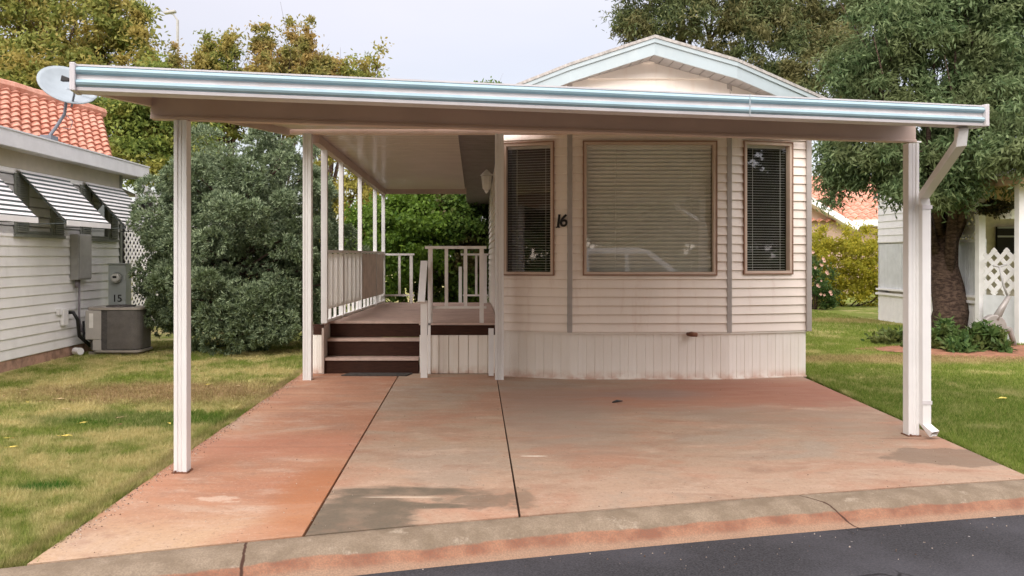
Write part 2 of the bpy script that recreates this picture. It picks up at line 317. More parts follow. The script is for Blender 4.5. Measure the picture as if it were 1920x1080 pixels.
# driveway slabs
def slabmat(kind):
    t = NT('driveway_concrete_'+kind); n = t.noise(1.0, 6, t.P((.6, 1.6, 1)), .6); m = t.noise(3.2, 6, t.P((.5, 1.8, 1)), .65); f = t.noise(80, 4, None, .6); st = t.noise(2.4, 5, t.P((.35, 5, 1)), .6)
    x, y, z = t.xyz()
    def mott(col):
        q0 = t.noise(.9, 7, t.P((.8, 1.1, 1)), .66, .6)
        if kind == 'orange': col = t.mix(t.ss(q0, .46, .60, 0, .55), col, (.42, .19, .115)); col = t.mix(t.ss(q0, .46, .36, 0, .6), col, (.50, .385, .30))
        else: col = t.mix(t.ss(q0, .49, .60, 0, .62), col, (.43, .225, .15)); col = t.mix(t.ss(q0, .47, .37, 0, .65), col, (.37, .315, .26))
        q1 = t.noise(2.4, 8, t.P((.7, 1.3, 1)), .72, .5); col = t.mix(t.ss(q1, .48, .64, 0, .5), col, (.31, .18, .125)); q2 = t.noise(3.3, 8, t.P((.55, 1.6, 1)), .7, .4); col = t.mix(t.ss(q2, .52, .68, 0, .45), col, (.58, .45, .36))
        gr = t.noise(45, 3, None, .7); col = t.mix(t.ss(gr, .56, .68, 0, .45), col, (.22, .14, .10)); col = t.mix(t.ss(gr, .42, .32, 0, .35), col, (.64, .52, .44))
        return col
    if kind == 'orange':
        col = t.mix(t.ss(n, .35, .65), (.40, .195, .12), (.50, .285, .185))
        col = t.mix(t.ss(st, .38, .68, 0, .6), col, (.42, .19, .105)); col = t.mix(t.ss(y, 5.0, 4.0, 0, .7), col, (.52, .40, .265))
        col = mott(col)
        col = t.mix(t.M('MULTIPLY', t.ell(-.95, 4.9, .25, .75, .35, .5, m), .65), col, (.40, .155, .06))
        col = t.mix(t.M('MULTIPLY', t.ell(-1.55, 6.2, .9, .35, .5, .5, m), .4), col, (.48, .20, .13))
        col = t.mix(t.M('MULTIPLY', t.ell(-1.55, 4.83, .13, .05, 1.6, .3, t.noise(12, 6)), .55), col, (.68, .55, .45))
        for yy in (7.62, 6.15): col = t.mix(t.M('MULTIPLY', t.ss(t.M('ABSOLUTE', t.M('SUBTRACT', y, yy)), .018, .006), .45), col, (.25, .14, .09))
    else:
        col = t.mix(t.ss(n, .35, .65), (.36, .275, .205), (.42, .31, .235))
        col = t.mix(t.ss(m, .45, .72, 0, .55), col, (.48, .265, .185))
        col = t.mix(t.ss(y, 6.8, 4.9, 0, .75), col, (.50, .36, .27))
        if kind == 'grey':
            col = t.mix(t.ss(n, .4, .6, 0, .45), col, (.37, .30, .23))
            col = mott(col); big = t.noise(3.2, 6, t.P((.5, 1.6, 1)), .6)
            w1 = t.ell(-.66, 4.5, .40, .42, .9, .22, t.noise(4, 7, t.P((.6, 1.6, 1)), .62)); w2 = t.ell(-.42, 4.99, .50, .10, .9, .35, t.noise(5, 7, t.P((.6, 1.6, 1)), .65)); w3 = t.ell(.08, 4.80, .25, .15, 1.5, .4, t.noise(7, 7, None, .65)); w4 = t.ell(-.35, 4.70, .38, .05, .9, .4, t.noise(6, 6, t.P((.5, 1.6, 1))))
            w_ = t.M('MAXIMUM', t.M('MAXIMUM', w1, w4), t.M('MAXIMUM', w2, t.M('MULTIPLY', w3, .75)))
            col = t.mix(t.M('MULTIPLY', w_, t.ss(t.noise(9, 6), .25, .6, .75, 1.)), col, (.135, .12, .092))
            wh = t.ell(-.42, 4.87, .22, .012, .6, .4, t.noise(6, 5)); col = t.mix(t.M('MULTIPLY', wh, .6), col, (.7, .62, .52))
            for yy in (7.62, 6.15): col = t.mix(t.M('MULTIPLY', t.ss(t.M('ABSOLUTE', t.M('SUBTRACT', y, yy)), .016, .006), .35), col, (.22, .16, .12))
        else:
            col = mott(col)
            col = t.mix(t.M('MULTIPLY', t.ell(3.3, 8.7, 1.2, .9, 1.0, .5, m), .85), col, (.33, .135, .09))
            col = t.mix(t.M('MULTIPLY', t.ell(1.7, 8.2, 1.3, .6, 1.1, .5, m), .75), col, (.41, .19, .125))
            col = t.mix(t.M('MULTIPLY', t.ell(1.9, 8.5, .6, .3, .9, .6, m), .6), col, (.26, .215, .205)); col = t.mix(t.M('MULTIPLY', t.ell(.75, 7.6, .6, 1.4, .9, .6, m), .6), col, (.34, .275, .235)); col = t.mix(t.M('MULTIPLY', t.ell(2.9, 7.3, .9, .35, 1.0, .4, m), .5), col, (.30, .21, .155))
            col = t.mix(t.M('MULTIPLY', t.ell(3.52, 5.85, .48, .27, .8, .1, t.noise(3.5, 6, None, .6)), .75), col, (.20, .15, .11))
            col = t.mix(t.M('MULTIPLY', t.ell(3.4, 6.85, .45, .25, .6, .3, m), .5), col, (.33, .25, .19))
            col = t.mix(t.M('MULTIPLY', t.ell(.31, 4.85, .06, .22, 1.5, .5, t.noise(11, 6)), .7), col, (.22, .17, .125))
            col = t.mix(t.M('MULTIPLY', t.ell(1.97, 5.48, .10, .06, 1.6, .5, t.noise(17, 6)), .55), col, (.30, .19, .14))
            col = t.mix(t.M('MULTIPLY', t.ell(2.37, 5.42, .04, .025, 1.5, .5, t.noise(14, 5)), .5), col, (.30, .22, .17))
            col = t.mix(t.ell(.455, 5.87, .095, .014, .5, .15, t.noise(12, 5)), col, (.86, .80, .70))
            col = t.mix(t.M('MULTIPLY', t.ss(t.M('ABSOLUTE', t.M('SUBTRACT', y, 7.62)), .016, .006), .3), col, (.24, .15, .11))
            cy = t.M('ADD', t.M('MULTIPLY', t.M('SUBTRACT', t.noise(3, 3), .5), .15), 6.42)
            ck = t.M('MULTIPLY', t.ss(t.M('ABSOLUTE', t.M('SUBTRACT', y, cy)), .012, .004), t.ss(x, 3.25, 3.4)); col = t.mix(ck, col, (.12, .07, .05))
    col = t.mix(t.ss(f, .3, .7, 0, .22), col, (.28, .19, .14))
    sp2 = t.ss(t.noise(28, 5, None, .7), .64, .72, 0, .35); col = t.mix(sp2, col, (.24, .15, .11))
    
    col = t.mix(1., col, {'orange': (.93, .92, .88), 'grey': (.92, .89, .83), 'pink': (.84, .83, .78)}[kind], 'MULTIPLY')
    t.bsdf(col, t.ss(m, .3, .7, .6, .85), .3, bump=t.M('ADD', f, t.M('MULTIPLY', m, .6)), bs=.25, bd=.008); return t.m
def slab(nm, kind, xl, xr, y1l, y1r):
    """xl, xr: (x at back, x at front)"""
    mb = MB(); front = [(xl[1]+(xr[1]-xl[1])*i/16,) for i in range(17)]
    pts = [(x[0], yk(x[0])+.006) for x in front] + [(xr[0], y1r), (xl[0], y1l)]
    mb.prism([(a, b, -.05) for a, b in pts], (0, 0, .082)); o = mb.build(nm, slabmat(kind)); struct(o)
slab('driveway_slab', 'orange', (-2.13, -2.12), (-.912, -.892), 10.2, 10.2)
slab('driveway_slab', 'grey', (-.898, -.876), (.300, .262), 10.2, 10.2)
slab('driveway_slab', 'pink', (.312, .276), (4.11, 3.70), 11, 11)
mb = MB(); mb.poly([(-2.12, 3.95, .008), (3.7, 5.5, .008), (4.0, 11, .008), (-2.12, 11, .008)]); struct(mb.build('soil_bed', simple('dark_joint_soil', (.05, .03, .02), .95)))
# red soil bed under the right hand tree
def dirtpatch(cx, cy, rx, ry, z):
    mb = MB(); n = 40; mb.poly([(cx+rx*math.cos(a)*(1+.12*math.sin(5*a)), cy+ry*math.sin(a)*(1+.1*math.sin(3*a+1)), z) for a in [2*math.pi*i/n for i in range(n)]]); return mb
struct(dirtpatch(8.4, 12.6, 2.1, .95, .012).build('soil_bed', simple('red_soil', (.27, .13, .075), .95, .3, 8, bump=.5)))

# grass blades
def blades(n, fx, hmin, hmax, wd, name):
    """fx(n) -> (x,y) arrays"""
    x, y = fx(n); n = len(x); h = RNG.uniform(hmin, hmax, n); a = RNG.uniform(0, 2*np.pi, n); ln = RNG.uniform(.2, .9, n)*h; b = RNG.uniform(0, 2*np.pi, n)
    V = np.zeros((n, 3, 3)); dx = np.cos(a)*wd/2; dy = np.sin(a)*wd/2
    V[:, 0] = np.stack([x-dx, y-dy, np.full(n, -.004)], 1); V[:, 1] = np.stack([x+dx, y+dy, np.full(n, -.004)], 1); V[:, 2] = np.stack([x+np.cos(b)*ln, y+np.sin(b)*ln, h], 1)
    return V.reshape(-1, 3)
def region(y0, y1, side):
    def f(n):
        y = np.sqrt(RNG.uniform(y0*y0, y1*y1, n*3))
        if side < 0:
            x = RNG.uniform(-.60*y-.15, -2.14, n*3) if False else -2.135-RNG.uniform(0, 1, n*3)*(.60*y+.2-2.135).clip(0)
            k = (x > -5.95-(y > 14)*3) & (y > np.array([yk(q) for q in x])+.01)
        else:
            edge = np.interp(y, [5.4, 6.6, 9.7, 40], [3.73, 3.80, 4.1, 4.1]); x = edge+RNG.uniform(0, 1, n*3)*(.72*y+1.6-edge).clip(0)
            k = (x < 9.4) & (y > np.array([yk(q) for q in x])+.01) & ~(((x-8.4)/2.0)**2+((y-12.6)/.85)**2 < 1)
        return x[k][:n], y[k][:n]
    return f
Vs = [blades(95000, region(3.7, 7, -1), .012, .045, .005, ''), blades(90000, region(7, 14, -1), .015, .045, .009, ''),
      blades(90000, region(5.2, 9, 1), .012, .04, .006, ''), blades(90000, region(9, 15, 1), .02, .045, .011, ''), blades(40000, region(15, 26, 1), .02, .06, .02, '')]
def tufts(reg, nt, k, sp):
    def f(n):
        x, y = reg(nt); a = len(x); x = np.repeat(x, k)+RNG.normal(0, sp, a*k); y = np.repeat(y, k)+RNG.normal(0, sp, a*k); return x, y
    return f
Vs.append(blades(0, tufts(region(3.7, 8, -1), 2200, 12, .014), .03, .065, .0055, '')); Vs.append(blades(0, tufts(region(8, 13, -1), 1500, 12, .02), .03, .06, .009, '')); Vs.append(blades(0, tufts(region(5.2, 10, 1), 1800, 12, .016), .03, .06, .007, ''))
# ragged fringe over the slab edges
n = 9000; yy = RNG.uniform(4.0, 9.9, n); xx = -2.14-np.abs(RNG.normal(0, .02, n))+.022*np.sin(yy*7.3)*np.sin(yy*2.9); Vs.append(blades(n, lambda n: (xx, yy), .04, .075, .006, ''))
n = 7000; yy2 = RNG.uniform(5.5, 9.9, n); xx2 = np.interp(yy2, [5.4, 9.7], [3.72, 4.09])+.012+np.abs(RNG.normal(0, .02, n)); Vs.append(blades(n, lambda n: (xx2, yy2), .04, .07, .006, ''))
V = np.concatenate(Vs); F = np.arange(len(V)).reshape(-1, 3)
tag(npmesh('grass', V, F, BLADE), 'short patchy green and straw coloured lawn grass', 'grass', kind='stuff')

# ------------------------------------------------------------------ siding helper
def siding(mb, A, B, z0, z1, course, holes=(), lim=None, out=.018, m=0, nrm=None):
    """lap siding on the vertical plane from A to B (xy). holes: (u0,u1,za,zb) in metres along. lim(z)->(ulo,uhi)"""
    A = Vector((*A, 0)); B = Vector((*B, 0)); L = (B-A).length; d = (B-A)/L; n = Vector((d.y, -d.x, 0)) if nrm is None else Vector(nrm)
    br = [z0]; z = z0
    while z < z1-1e-6: z = min(z1, z+course); br.append(z)
    cuts = sorted(set(round(q, 5) for q in br+[h[2] for h in holes]+[h[3] for h in holes] if z0 <= q <= z1))
    pt = lambda u, z, o: tuple(A+d*u+n*o+Vector((0, 0, z)))
    for za, zb in zip(cuts, cuts[1:]):
        zc = (za+zb)/2; k = math.floor((zc-z0)/course+1e-6); cz = z0+k*course
        oa = out*(1-(za-cz)/course)+.002; ob = out*(1-(zb-cz)/course)+.002
        la, lb = (lim(za), lim(zb)) if lim else ((0, L), (0, L))
        segs = [[la[0], la[1], lb[0], lb[1]]]
        for h in holes:
            if h[2] < zc < h[3]:
                ns_ = []
                for s_ in segs: ns_ += [[s_[0], h[0], s_[2], h[0]], [h[1], s_[1], h[1], s_[3]]]
                segs = [q for q in ns_ if q[1] > q[0]+.001]
        g = (.011 if course < .15 else .018) if abs(za-cz) < 1e-4 and zb-za > .03 else 0
        for s_ in segs:
            if g:
                mb.poly([pt(s_[0], za, .0), pt(s_[1], za, .0), pt(s_[1], za+g, .0), pt(s_[0], za+g, .0)], m); mb.poly([pt(s_[0], za+g, 0), pt(s_[1], za+g, 0), pt(s_[1], za+g, oa), pt(s_[0], za+g, oa)], m)
                mb.poly([pt(s_[0], za+g, oa), pt(s_[1], za+g, oa), pt(s_[3], zb, ob), pt(s_[2], zb, ob)], m); continue
            mb.poly([pt(s_[0], za, oa), pt(s_[1], za, oa), pt(s_[3], zb, ob), pt(s_[2], zb, ob)], m)
            if abs(za-cz) < 1e-4: mb.poly([pt(s_[0], za, -.001), pt(s_[1], za, -.001), pt(s_[1], za, oa), pt(s_[0], za, oa)], m)

# ------------------------------------------------------------------ MOBILE HOME
H = thing('mobile_home', (2.2, 12, 0), 'cream mobile home with gabled bay front and the number 16', 'house')
XL, XR, YB = .36, 4.085, 20.0
C1, C2 = (1.163, 9.53), (3.062, 9.53); P0 = (XL, 9.78); P3 = (XR, 9.78)
facets = [(P0, C1), (C1, C2), (C2, P3)]
def fpt(i, u, z, o=0):
    A = Vector((*facets[i][0], 0)); B = Vector((*facets[i][1], 0)); L = (B-A).length; d = (B-A)/L; n = Vector((d.y, -d.x, 0)); return A+d*u+n*o+Vector((0, 0, z))
def flen(i): a, b = facets[i]; return math.hypot(b[0]-a[0], b[1]-a[1])
# u, z on facet from a pixel
def fray(i, px, py):
    A, B = facets[i]; dx, dy = B[0]-A[0], B[1]-A[1]; k = (px-885)/1500    # x = k*y
    s_ = (k*A[1]-A[0])/(dx-k*dy); Y = A[1]+s_*dy; return s_*flen(i), 1.5-(py-480)*Y/1500
wins = []
for i, (a, b, c, d_) in enumerate([(944, 267, 1039, 516), (1093, 265, 1343, 516), (1393, 266, 1484, 514)]):
    u0, _ = fray(i, a, 400); u1, _ = fray(i, c, 400); _, zt = fray(i, (a+c)/2, b); _, zb = fray(i, (a+c)/2, d_); wins.append((u0, u1, zb, zt))
RZ, RS, RXC = 4.04, .29, 2.1
def roofz(x): return RZ-RS*abs(x-RXC)
ZS = .585
mb = MB()
for i in range(3): siding(mb, *facets[i], ZS, 3.02, .105, [wins[i]])
siding(mb, (XL, YB), P0, ZS, 3.1, .105); siding(mb, P3, (XR, YB), ZS, 3.1, .105)
mb.poly([(XR, YB, 0), (XL, YB, 0), (XL, YB, 3.1), (XR, YB, 3.1)])
mb.build('wall', SIDING, H)
mb = MB()
def glim(i):
    A, B = facets[i]; L = flen(i); ca = (B[0]-A[0])/L
    def f(z):
        half = max(0, (RZ-.12-z)/RS); lo = max(0, (RXC-half-A[0])/ca); hi = min(L, (RXC+half-A[0])/ca); return (lo, max(lo, hi))
    return f
for i in range(3): siding(mb, *facets[i], 3.02, 3.88, .19, lim=glim(i), out=.032)
mb.build('gable', SIDINGW, H)
# inner core so nothing shows through
# skirting with grooves
mb = MB(); W_ = .102
def grooved(mb, A, B, z0, z1, wd=W_, dep=.007, m=0):
    A = Vector((*A, 0)); B = Vector((*B, 0)); L = (B-A).length; d = (B-A)/L; n = Vector((d.y, -d.x, 0)); k = max(1, round(L/wd)); st = L/k; us = []
    for j in range(k): us += [(j*st, -dep), (j*st+.006, 0), (j*st+st*.5-.004, 0), (j*st+st*.5, -.002), (j*st+st*.5+.004, 0), ((j+1)*st-.006, 0)]
    us.append((L, -dep)); pts = [A+d*u+n*o for u, o in us]
    for p, q in zip(pts, pts[1:]): mb.poly([(p.x, p.y, z0), (q.x, q.y, z0), (q.x, q.y, z1), (p.x, p.y, z1)], m)
for i in range(3): grooved(mb, (fpt(i, 0, 0, -.01).x, fpt(i, 0, 0, -.01).y), (fpt(i, flen(i), 0, -.01).x, fpt(i, flen(i), 0, -.01).y), .03, ZS-.012)
grooved(mb, (XR, 9.79), (XR, YB), .0, ZS-.012); grooved(mb, (XL, YB), (XL, 9.79), 0, ZS-.012)
mb.build('skirting', SKIRT, H)
mb = MB()
for i in range(3):
    a, b = fpt(i, 0, 0), fpt(i, flen(i), 0); mb.bar((a.x, a.y-.0, ZS-.006), (b.x, b.y-.0, ZS-.006), .02, .016)
    mb.bar((a.x, a.y-.006, .036), (b.x, b.y-.006, .036), .02, .02)
mb.build('skirting_rail', SKIRT, H)
for (x, y) in (C1, C2):
    mb = MB(); mb.box(x-.03, x+.03, y-.022, y+.03, ZS+.004, 3.60 if x < 2 else 3.62); mb.build('corner_trim', TRIM, H, bevel=.006)
mb = MB(); mb.box(XR-.012, XR+.05, 9.73, 9.82, ZS-.0, 3.12); mb.build('corner_trim', TRIM, H, bevel=.006)
mb = MB(); mb.box(XL-.07, XL-.004, 9.74, 9.90, .62, 3.05); mb.build('corner_trim', simple('taupe_corner', (.44, .37, .33), .5), H, bevel=.006)
# windows
for i, (u0, u1, z0, z1) in enumerate(wins):
    mb = MB(); fw = .034
    def fr(u0, u1, z0, z1, w, o0, o1, m):
        for (a, b, c, d_) in ((u0, u1, z1-w, z1), (u0, u1, z0, z0+w), (u0, u0+w, z0+w, z1-w), (u1-w, u1, z0+w, z1-w)):
            mb.hexa([fpt(i, a, c, o0), fpt(i, b, c, o0), fpt(i, b, c, o1), fpt(i, a, c, o1), fpt(i, a, d_, o0), fpt(i, b, d_, o0), fpt(i, b, d_, o1), fpt(i, a, d_, o1)], m)
    fr(u0-.004, u1+.004, z0-.004, z1+.004, .014, .034, -.01, 1)
    fr(u0+.010, u1-.010, z0+.010, z1-.010, .030, .028, -.05, 0)
    wf = mb.build('window', [FRAME, FRAMED], H)
    wf['label'] = ['narrow window with open blinds left of the number 16', 'wide window with closed blinds', 'narrow window with open blinds at the right corner'][i]
    g = MB(); g.poly([fpt(i, u0+.035, z0+.035, -.012), fpt(i, u1-.035, z0+.035, -.012), fpt(i, u1-.035, z1-.035, -.012), fpt(i, u0+.035, z1-.035, -.012)]); g.build('pane', GLASS, wf)
    b = MB(); zz = z0+.05; tilt = (12, 58, 10)[i]; stp = (.031, .047, .031)[i]; dep = (.02, .052, .02)[i]
    while zz < z1-.075:
        c = math.cos(R(tilt))*dep/2; s_ = math.sin(R(tilt))*dep/2*(-1 if i == 1 else 1); th = .0012
        b.hexa([fpt(i, u0+.045, zz-s_, -.07+c), fpt(i, u1-.045, zz-s_, -.07+c), fpt(i, u1-.045, zz+s_, -.07-c), fpt(i, u0+.045, zz+s_, -.07-c),
                fpt(i, u0+.045, zz-s_+th, -.07+c), fpt(i, u1-.045, zz-s_+th, -.07+c), fpt(i, u1-.045, zz+s_+th, -.07-c), fpt(i, u0+.045, zz+s_+th, -.07-c)])
        zz += stp
    b.hexa([fpt(i, u0+.045, z1-.072, -.05), fpt(i, u1-.045, z1-.072, -.05), fpt(i, u1-.045, z1-.072, -.09), fpt(i, u0+.045, z1-.072, -.09), fpt(i, u0+.045, z1-.04, -.05), fpt(i, u1-.045, z1-.04, -.05), fpt(i, u1-.045, z1-.04, -.09), fpt(i, u0+.045, z1-.04, -.09)])
    for q in (.25, .82): uu = u0+(u1-u0)*q; b.bar(fpt(i, uu, z0+.05, -.055), fpt(i, uu, z1-.06, -.055), .004, .002)
    b.build('blinds', BLINDC if i == 1 else BLIND, wf)
    k = MB(); e = .25 if i != 1 else .12
    for q in (((u0, z0), (u1, z0)), ((u1, z0), (u1, z1)), ((u1, z1), (u0, z1)), ((u0, z1), (u0, z0))):
        (a, za), (b_, zb) = q; k.poly([fpt(i, a, za, -.03), fpt(i, b_, zb, -.03), fpt(i, b_, zb, -e-.15), fpt(i, a, za, -e-.15)])
    k.poly([fpt(i, u0, z0, -e-.15), fpt(i, u1, z0, -e-.15), fpt(i, u1, z1, -e-.15), fpt(i, u0, z1, -e-.15)]); k.build('recess', DARK if i != 1 else ROOM, wf)
un, zn = fray(0, 1052.5, 415); p = fpt(0, un, zn, .024)
rz = math.atan2(C1[1]-P0[1], C1[0]-P0[0])
for ch, du in (('1', -.036), ('6', .028)):
    q = fpt(0, un+du, zn, .024); textmesh(ch, .205, .004, BLACK, 'house_number', H, q, rz, shear=.12, offset=.004)
mb = MB(); a = fpt(0, un-.062, zn-.071, .024); b = fpt(0, un-.012, zn-.070, .024); mb.bar(a, b, .008, .012); mb.build('house_number', BLACK, H)
# small dark spout on the skirting, screw at the header
mb = MB(); c = PX(1297, 627, 9.5); mb.tube([c+Vector((-.05, -.0, .004)), c+Vector((-.02, -.05, .008)), c+Vector((.05, -.055, 0))], [.022, .03, .024], 10); mb.tube([c+Vector((0, .03, 0)), c+Vector((0, -.04, 0))], .02, 8); mb.build('drain_spout', RUST, H, smooth=True)
# roof
front = [(RXC-2.30, 10.1), (RXC-.95, 9.38), (RXC, 9.2), (RXC+.95, 9.2), (RXC+2.30, 9.72)]
mb = MB(); n_ = len(front)
for k in range(4):
    (xa, ya), (xb, yb) = front[k], front[k+1]; T = .035
    ya -= .03; yb -= .03
    mb.hexa([(xa, ya, roofz(xa)-T), (xb, yb, roofz(xb)-T), (xb, YB+.3, roofz(xb)-T), (xa, YB+.3, roofz(xa)-T), (xa, ya, roofz(xa)), (xb, yb, roofz(xb)), (xb, YB+.3, roofz(xb)), (xa, YB+.3, roofz(xa))])
mb.build('roof', SHING, H)
mb = MB()
for k in range(4):
    (xa, ya), (xb, yb) = front[k], front[k+1]; h0, h1 = -.037, -.225
    mb.hexa([(xa, ya, roofz(xa)+h1), (xb, yb, roofz(xb)+h1), (xb, yb+.025, roofz(xb)+h1), (xa, ya+.025, roofz(xa)+h1), (xa, ya, roofz(xa)+h0), (xb, yb, roofz(xb)+h0), (xb, yb+.025, roofz(xb)+h0), (xa, ya+.025, roofz(xa)+h0)])
    h1b = -.085; mb.hexa([(xa, ya-.018, roofz(xa)+h1b), (xb, yb-.018, roofz(xb)+h1b), (xb, yb-.001, roofz(xb)+h1b), (xa, ya-.001, roofz(xa)+h1b), (xa, ya-.018, roofz(xa)+h0), (xb, yb-.018, roofz(xb)+h0), (xb, yb-.001, roofz(xb)+h0), (xa, ya-.001, roofz(xa)+h0)])
for sx in (-1, 1): x = RXC+2.30*sx; mb.box(min(x, x-.03*sx), max(x, x-.03*sx), 9.93, YB+.3, roofz(x)-.22, roofz(x)-.037)
mb.build('fascia', FASC, H)
mb = MB()
for k in range(4):
    (xa, ya), (xb, yb) = front[k], front[k+1]; N = max(2, int(abs(xb-xa)/.11))
    for q in range(N):
        a, b = q/N, (q+.93)/N; x0, x1 = xa+(xb-xa)*a, xa+(xb-xa)*b; y0, y1 = ya+(yb-ya)*a, ya+(yb-ya)*b
        mb.hexa([(x0, y0+.03, roofz(x0)-.222), (x1, y1+.03, roofz(x1)-.222), (x1, y1+.75, roofz(x1)-.222), (x0, y0+.75, roofz(x0)-.222), (x0, y0+.03, roofz(x0)-.21), (x1, y1+.03, roofz(x1)-.21), (x1, y1+.75, roofz(x1)-.21), (x0, y0+.75, roofz(x0)-.21)])
mb.build('soffit', SOFF, H)
mb = MB()   # dark boxed eave over the porch
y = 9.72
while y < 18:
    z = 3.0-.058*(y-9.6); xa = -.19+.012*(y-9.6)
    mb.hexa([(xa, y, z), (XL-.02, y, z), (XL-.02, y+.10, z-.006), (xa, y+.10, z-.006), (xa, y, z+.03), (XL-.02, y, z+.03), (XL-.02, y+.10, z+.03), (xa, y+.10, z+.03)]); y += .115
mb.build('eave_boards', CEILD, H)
mb = MB(); mb.hexa([(-.22, 9.72, 2.985), (-.19, 9.72, 2.985), (-.13, 14.35, 2.70), (-.16, 14.35, 2.70), (-.22, 9.72, 3.06), (-.19, 9.72, 3.06), (-.13, 14.35, 2.78), (-.16, 14.35, 2.78)]); mb.build('eave_trim', TAUPE, H)
# wall lantern on the porch side
lt = thing('wall_lantern', (.34, 11, 2.4), 'small glass wall lantern on the side wall beside the porch', 'lantern')
mb = MB(); mb.box(.325, .345, 10.95, 11.05, 2.42, 2.62); mb.bar((.33, 11, 2.60), (.20, 11, 2.64), .02, .02); mb.build('bracket', WHITE, lt)
mb = MB(); mb.tube([(.20, 11, 2.40), (.20, 11, 2.43), (.20, 11, 2.60)], [.03, .055, .075], 6); mb.build('lamp_glass', simple('frosted_lantern', (.62, .6, .55), .2), lt)
mb = MB(); mb.tube([(.20, 11, 2.605), (.20, 11, 2.65), (.20, 11, 2.69)], [.09, .05, .008], 6); mb.build('cap', WHITE, lt); mb = MB(); mb.tube([(.20, 11, 2.36), (.20, 11, 2.398)], [.008, .032], 6); mb.build('finial', WHITE, lt)

# ------------------------------------------------------------------ CARPORT
CP = thing('carport', (.8, 7, 0), 'pale blue and white carport cover on square posts in front of the mobile home', 'carport')
def fluted_post(mb, x, y, z0, z1, w=.088, rot=0., m=0):
    h = w/2; g = .008; a = .012
    pr = [(-h, -h), (-h+.022, -h), (-h+.026, -h+g), (-.006, -h+g), (-.004, -h+.004), (.004, -h+.004), (.006, -h+g), (h-.026, -h+g), (h-.022, -h), (h, -h), (h, h), (-h, h)]
    c, s_ = math.cos(rot), math.sin(rot)
    mb.prism([(x+p*c-q*s_, y+p*s_+q*c, z0) for p, q in pr], (0, 0, z1-z0), m)
FA, FB = Vector((-2.17, 4.40, 0)), Vector((3.56, 5.60, 0)); fd = (FB-FA).normalized(); fn = Vector((fd.y, -fd.x, 0)); frot = math.atan2(fd.y, fd.x)
for (x, y) in ((-1.973, 5.45), (3.60, 6.56)):
    mb = MB(); fluted_post(mb, x, y, .032, 2.42, .086, 0)
    po = mb.build('post', WHITE, CP)
    bp = MB(); bp.box(x-.055, x+.055, y-.055, y+.055, .032, .040); bp.tube([(x-.03, y-.05, .04), (x-.03, y-.05, .05)], .008, 6); bp.build('foot_plate', RUST, po)
# beam (C-shaped face with lips)
BA = Vector((-2.17, 5.42, 0)); BB = Vector((3.63, 6.60, 0)); bd = (BB-BA).normalized(); bn = Vector((bd.y, -bd.x, 0))
mb = MB(); a = BA-bn*0; mb.bar(BA+Vector((0, 0, 2.51)), BB+Vector((0, 0, 2.52)), .09, .17)
mb.bar(BA+bn*.052+Vector((0, 0, 2.432)), BB+bn*.052+Vector((0, 0, 2.442)), .012, .022)
mb.build('beam', TAUPE, CP, bevel=.004)
mb = MB(); e = BB+bd*.004; mb.bar(e+Vector((0, 0, 2.44)), e+bd*.06+Vector((0, 0, 2.44)), .06, .012); mb.build('beam_lip', WHITE, CP)
# roof panel: ribbed sheet rising to the back
def cz(x, y):
    t_ = (x-FA.x)/(FB.x-FA.x); yf = FA.y+t_*(FB.y-FA.y); return 2.49+.1*(y-yf)*((9.45-4.4)/(9.45-yf))
mb = MB(); rows = []
NY = 120
for j in range(NY+1):
    row = []
    for i in range(9):
        x = FA.x+(FB.x-FA.x)*i/8; yf = FA.y+(FB.y-FA.y)*i/8+.02; y = yf+(9.45-yf)*j/NY; row.append((x, y, cz(x, y)+(.018 if j % 4 in (1, 2) else 0)))
    rows.append(row)
mb.grid(rows); pn = mb.build('roof_panel', CEIL, CP); sm = pn.modifiers.new('solid', 'SOLIDIFY'); sm.thickness = .03; sm.offset = 1
mb = MB(); mb.hexa([(-2.19, 4.42, 2.41), (-2.15, 4.42, 2.41), (-2.15, 9.45, 2.925), (-2.19, 9.45, 2.925), (-2.19, 4.42, 2.55), (-2.15, 4.42, 2.55), (-2.15, 9.45, 3.06), (-2.19, 9.45, 3.06)]); mb.build('side_channel', TAUPE, CP)
mb = MB(); xr = 3.56; mb.hexa([(xr-.02, 5.62, 2.50), (xr+.015, 5.62, 2.50), (xr+.015, 9.45, 2.985), (xr-.02, 9.45, 2.985), (xr-.02, 5.62, 2.55), (xr+.015, 5.62, 2.55), (xr+.015, 9.45, 3.06), (xr-.02, 9.45, 3.06)]); mb.build('side_channel', GUTW, CP)
# gutter profile: lip, blue bulge, white groove, blue bulge, lip; the blue paints in reflected sky
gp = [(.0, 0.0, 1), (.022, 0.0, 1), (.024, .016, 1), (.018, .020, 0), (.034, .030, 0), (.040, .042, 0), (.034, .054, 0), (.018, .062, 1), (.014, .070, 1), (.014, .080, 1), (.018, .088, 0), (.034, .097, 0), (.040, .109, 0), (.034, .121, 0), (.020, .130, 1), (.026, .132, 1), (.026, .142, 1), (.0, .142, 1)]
mb = MB(); N = 1
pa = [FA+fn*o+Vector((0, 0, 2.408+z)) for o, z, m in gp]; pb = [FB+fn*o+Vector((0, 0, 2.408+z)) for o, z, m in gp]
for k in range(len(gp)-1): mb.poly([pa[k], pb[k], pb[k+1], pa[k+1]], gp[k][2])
ia = [FA-fn*.10+Vector((0, 0, 2.408)), FA-fn*.10+Vector((0, 0, 2.50))]; ib = [FB-fn*.10+Vector((0, 0, 2.408)), FB-fn*.10+Vector((0, 0, 2.50))]
mb.poly([ia[0], ib[0], pb[0], pa[0]], 1); mb.poly([ia[1], ib[1], ib[0], ia[0]], 1)
gut = mb.build('gutter', [BLUE, GUTW], CP)
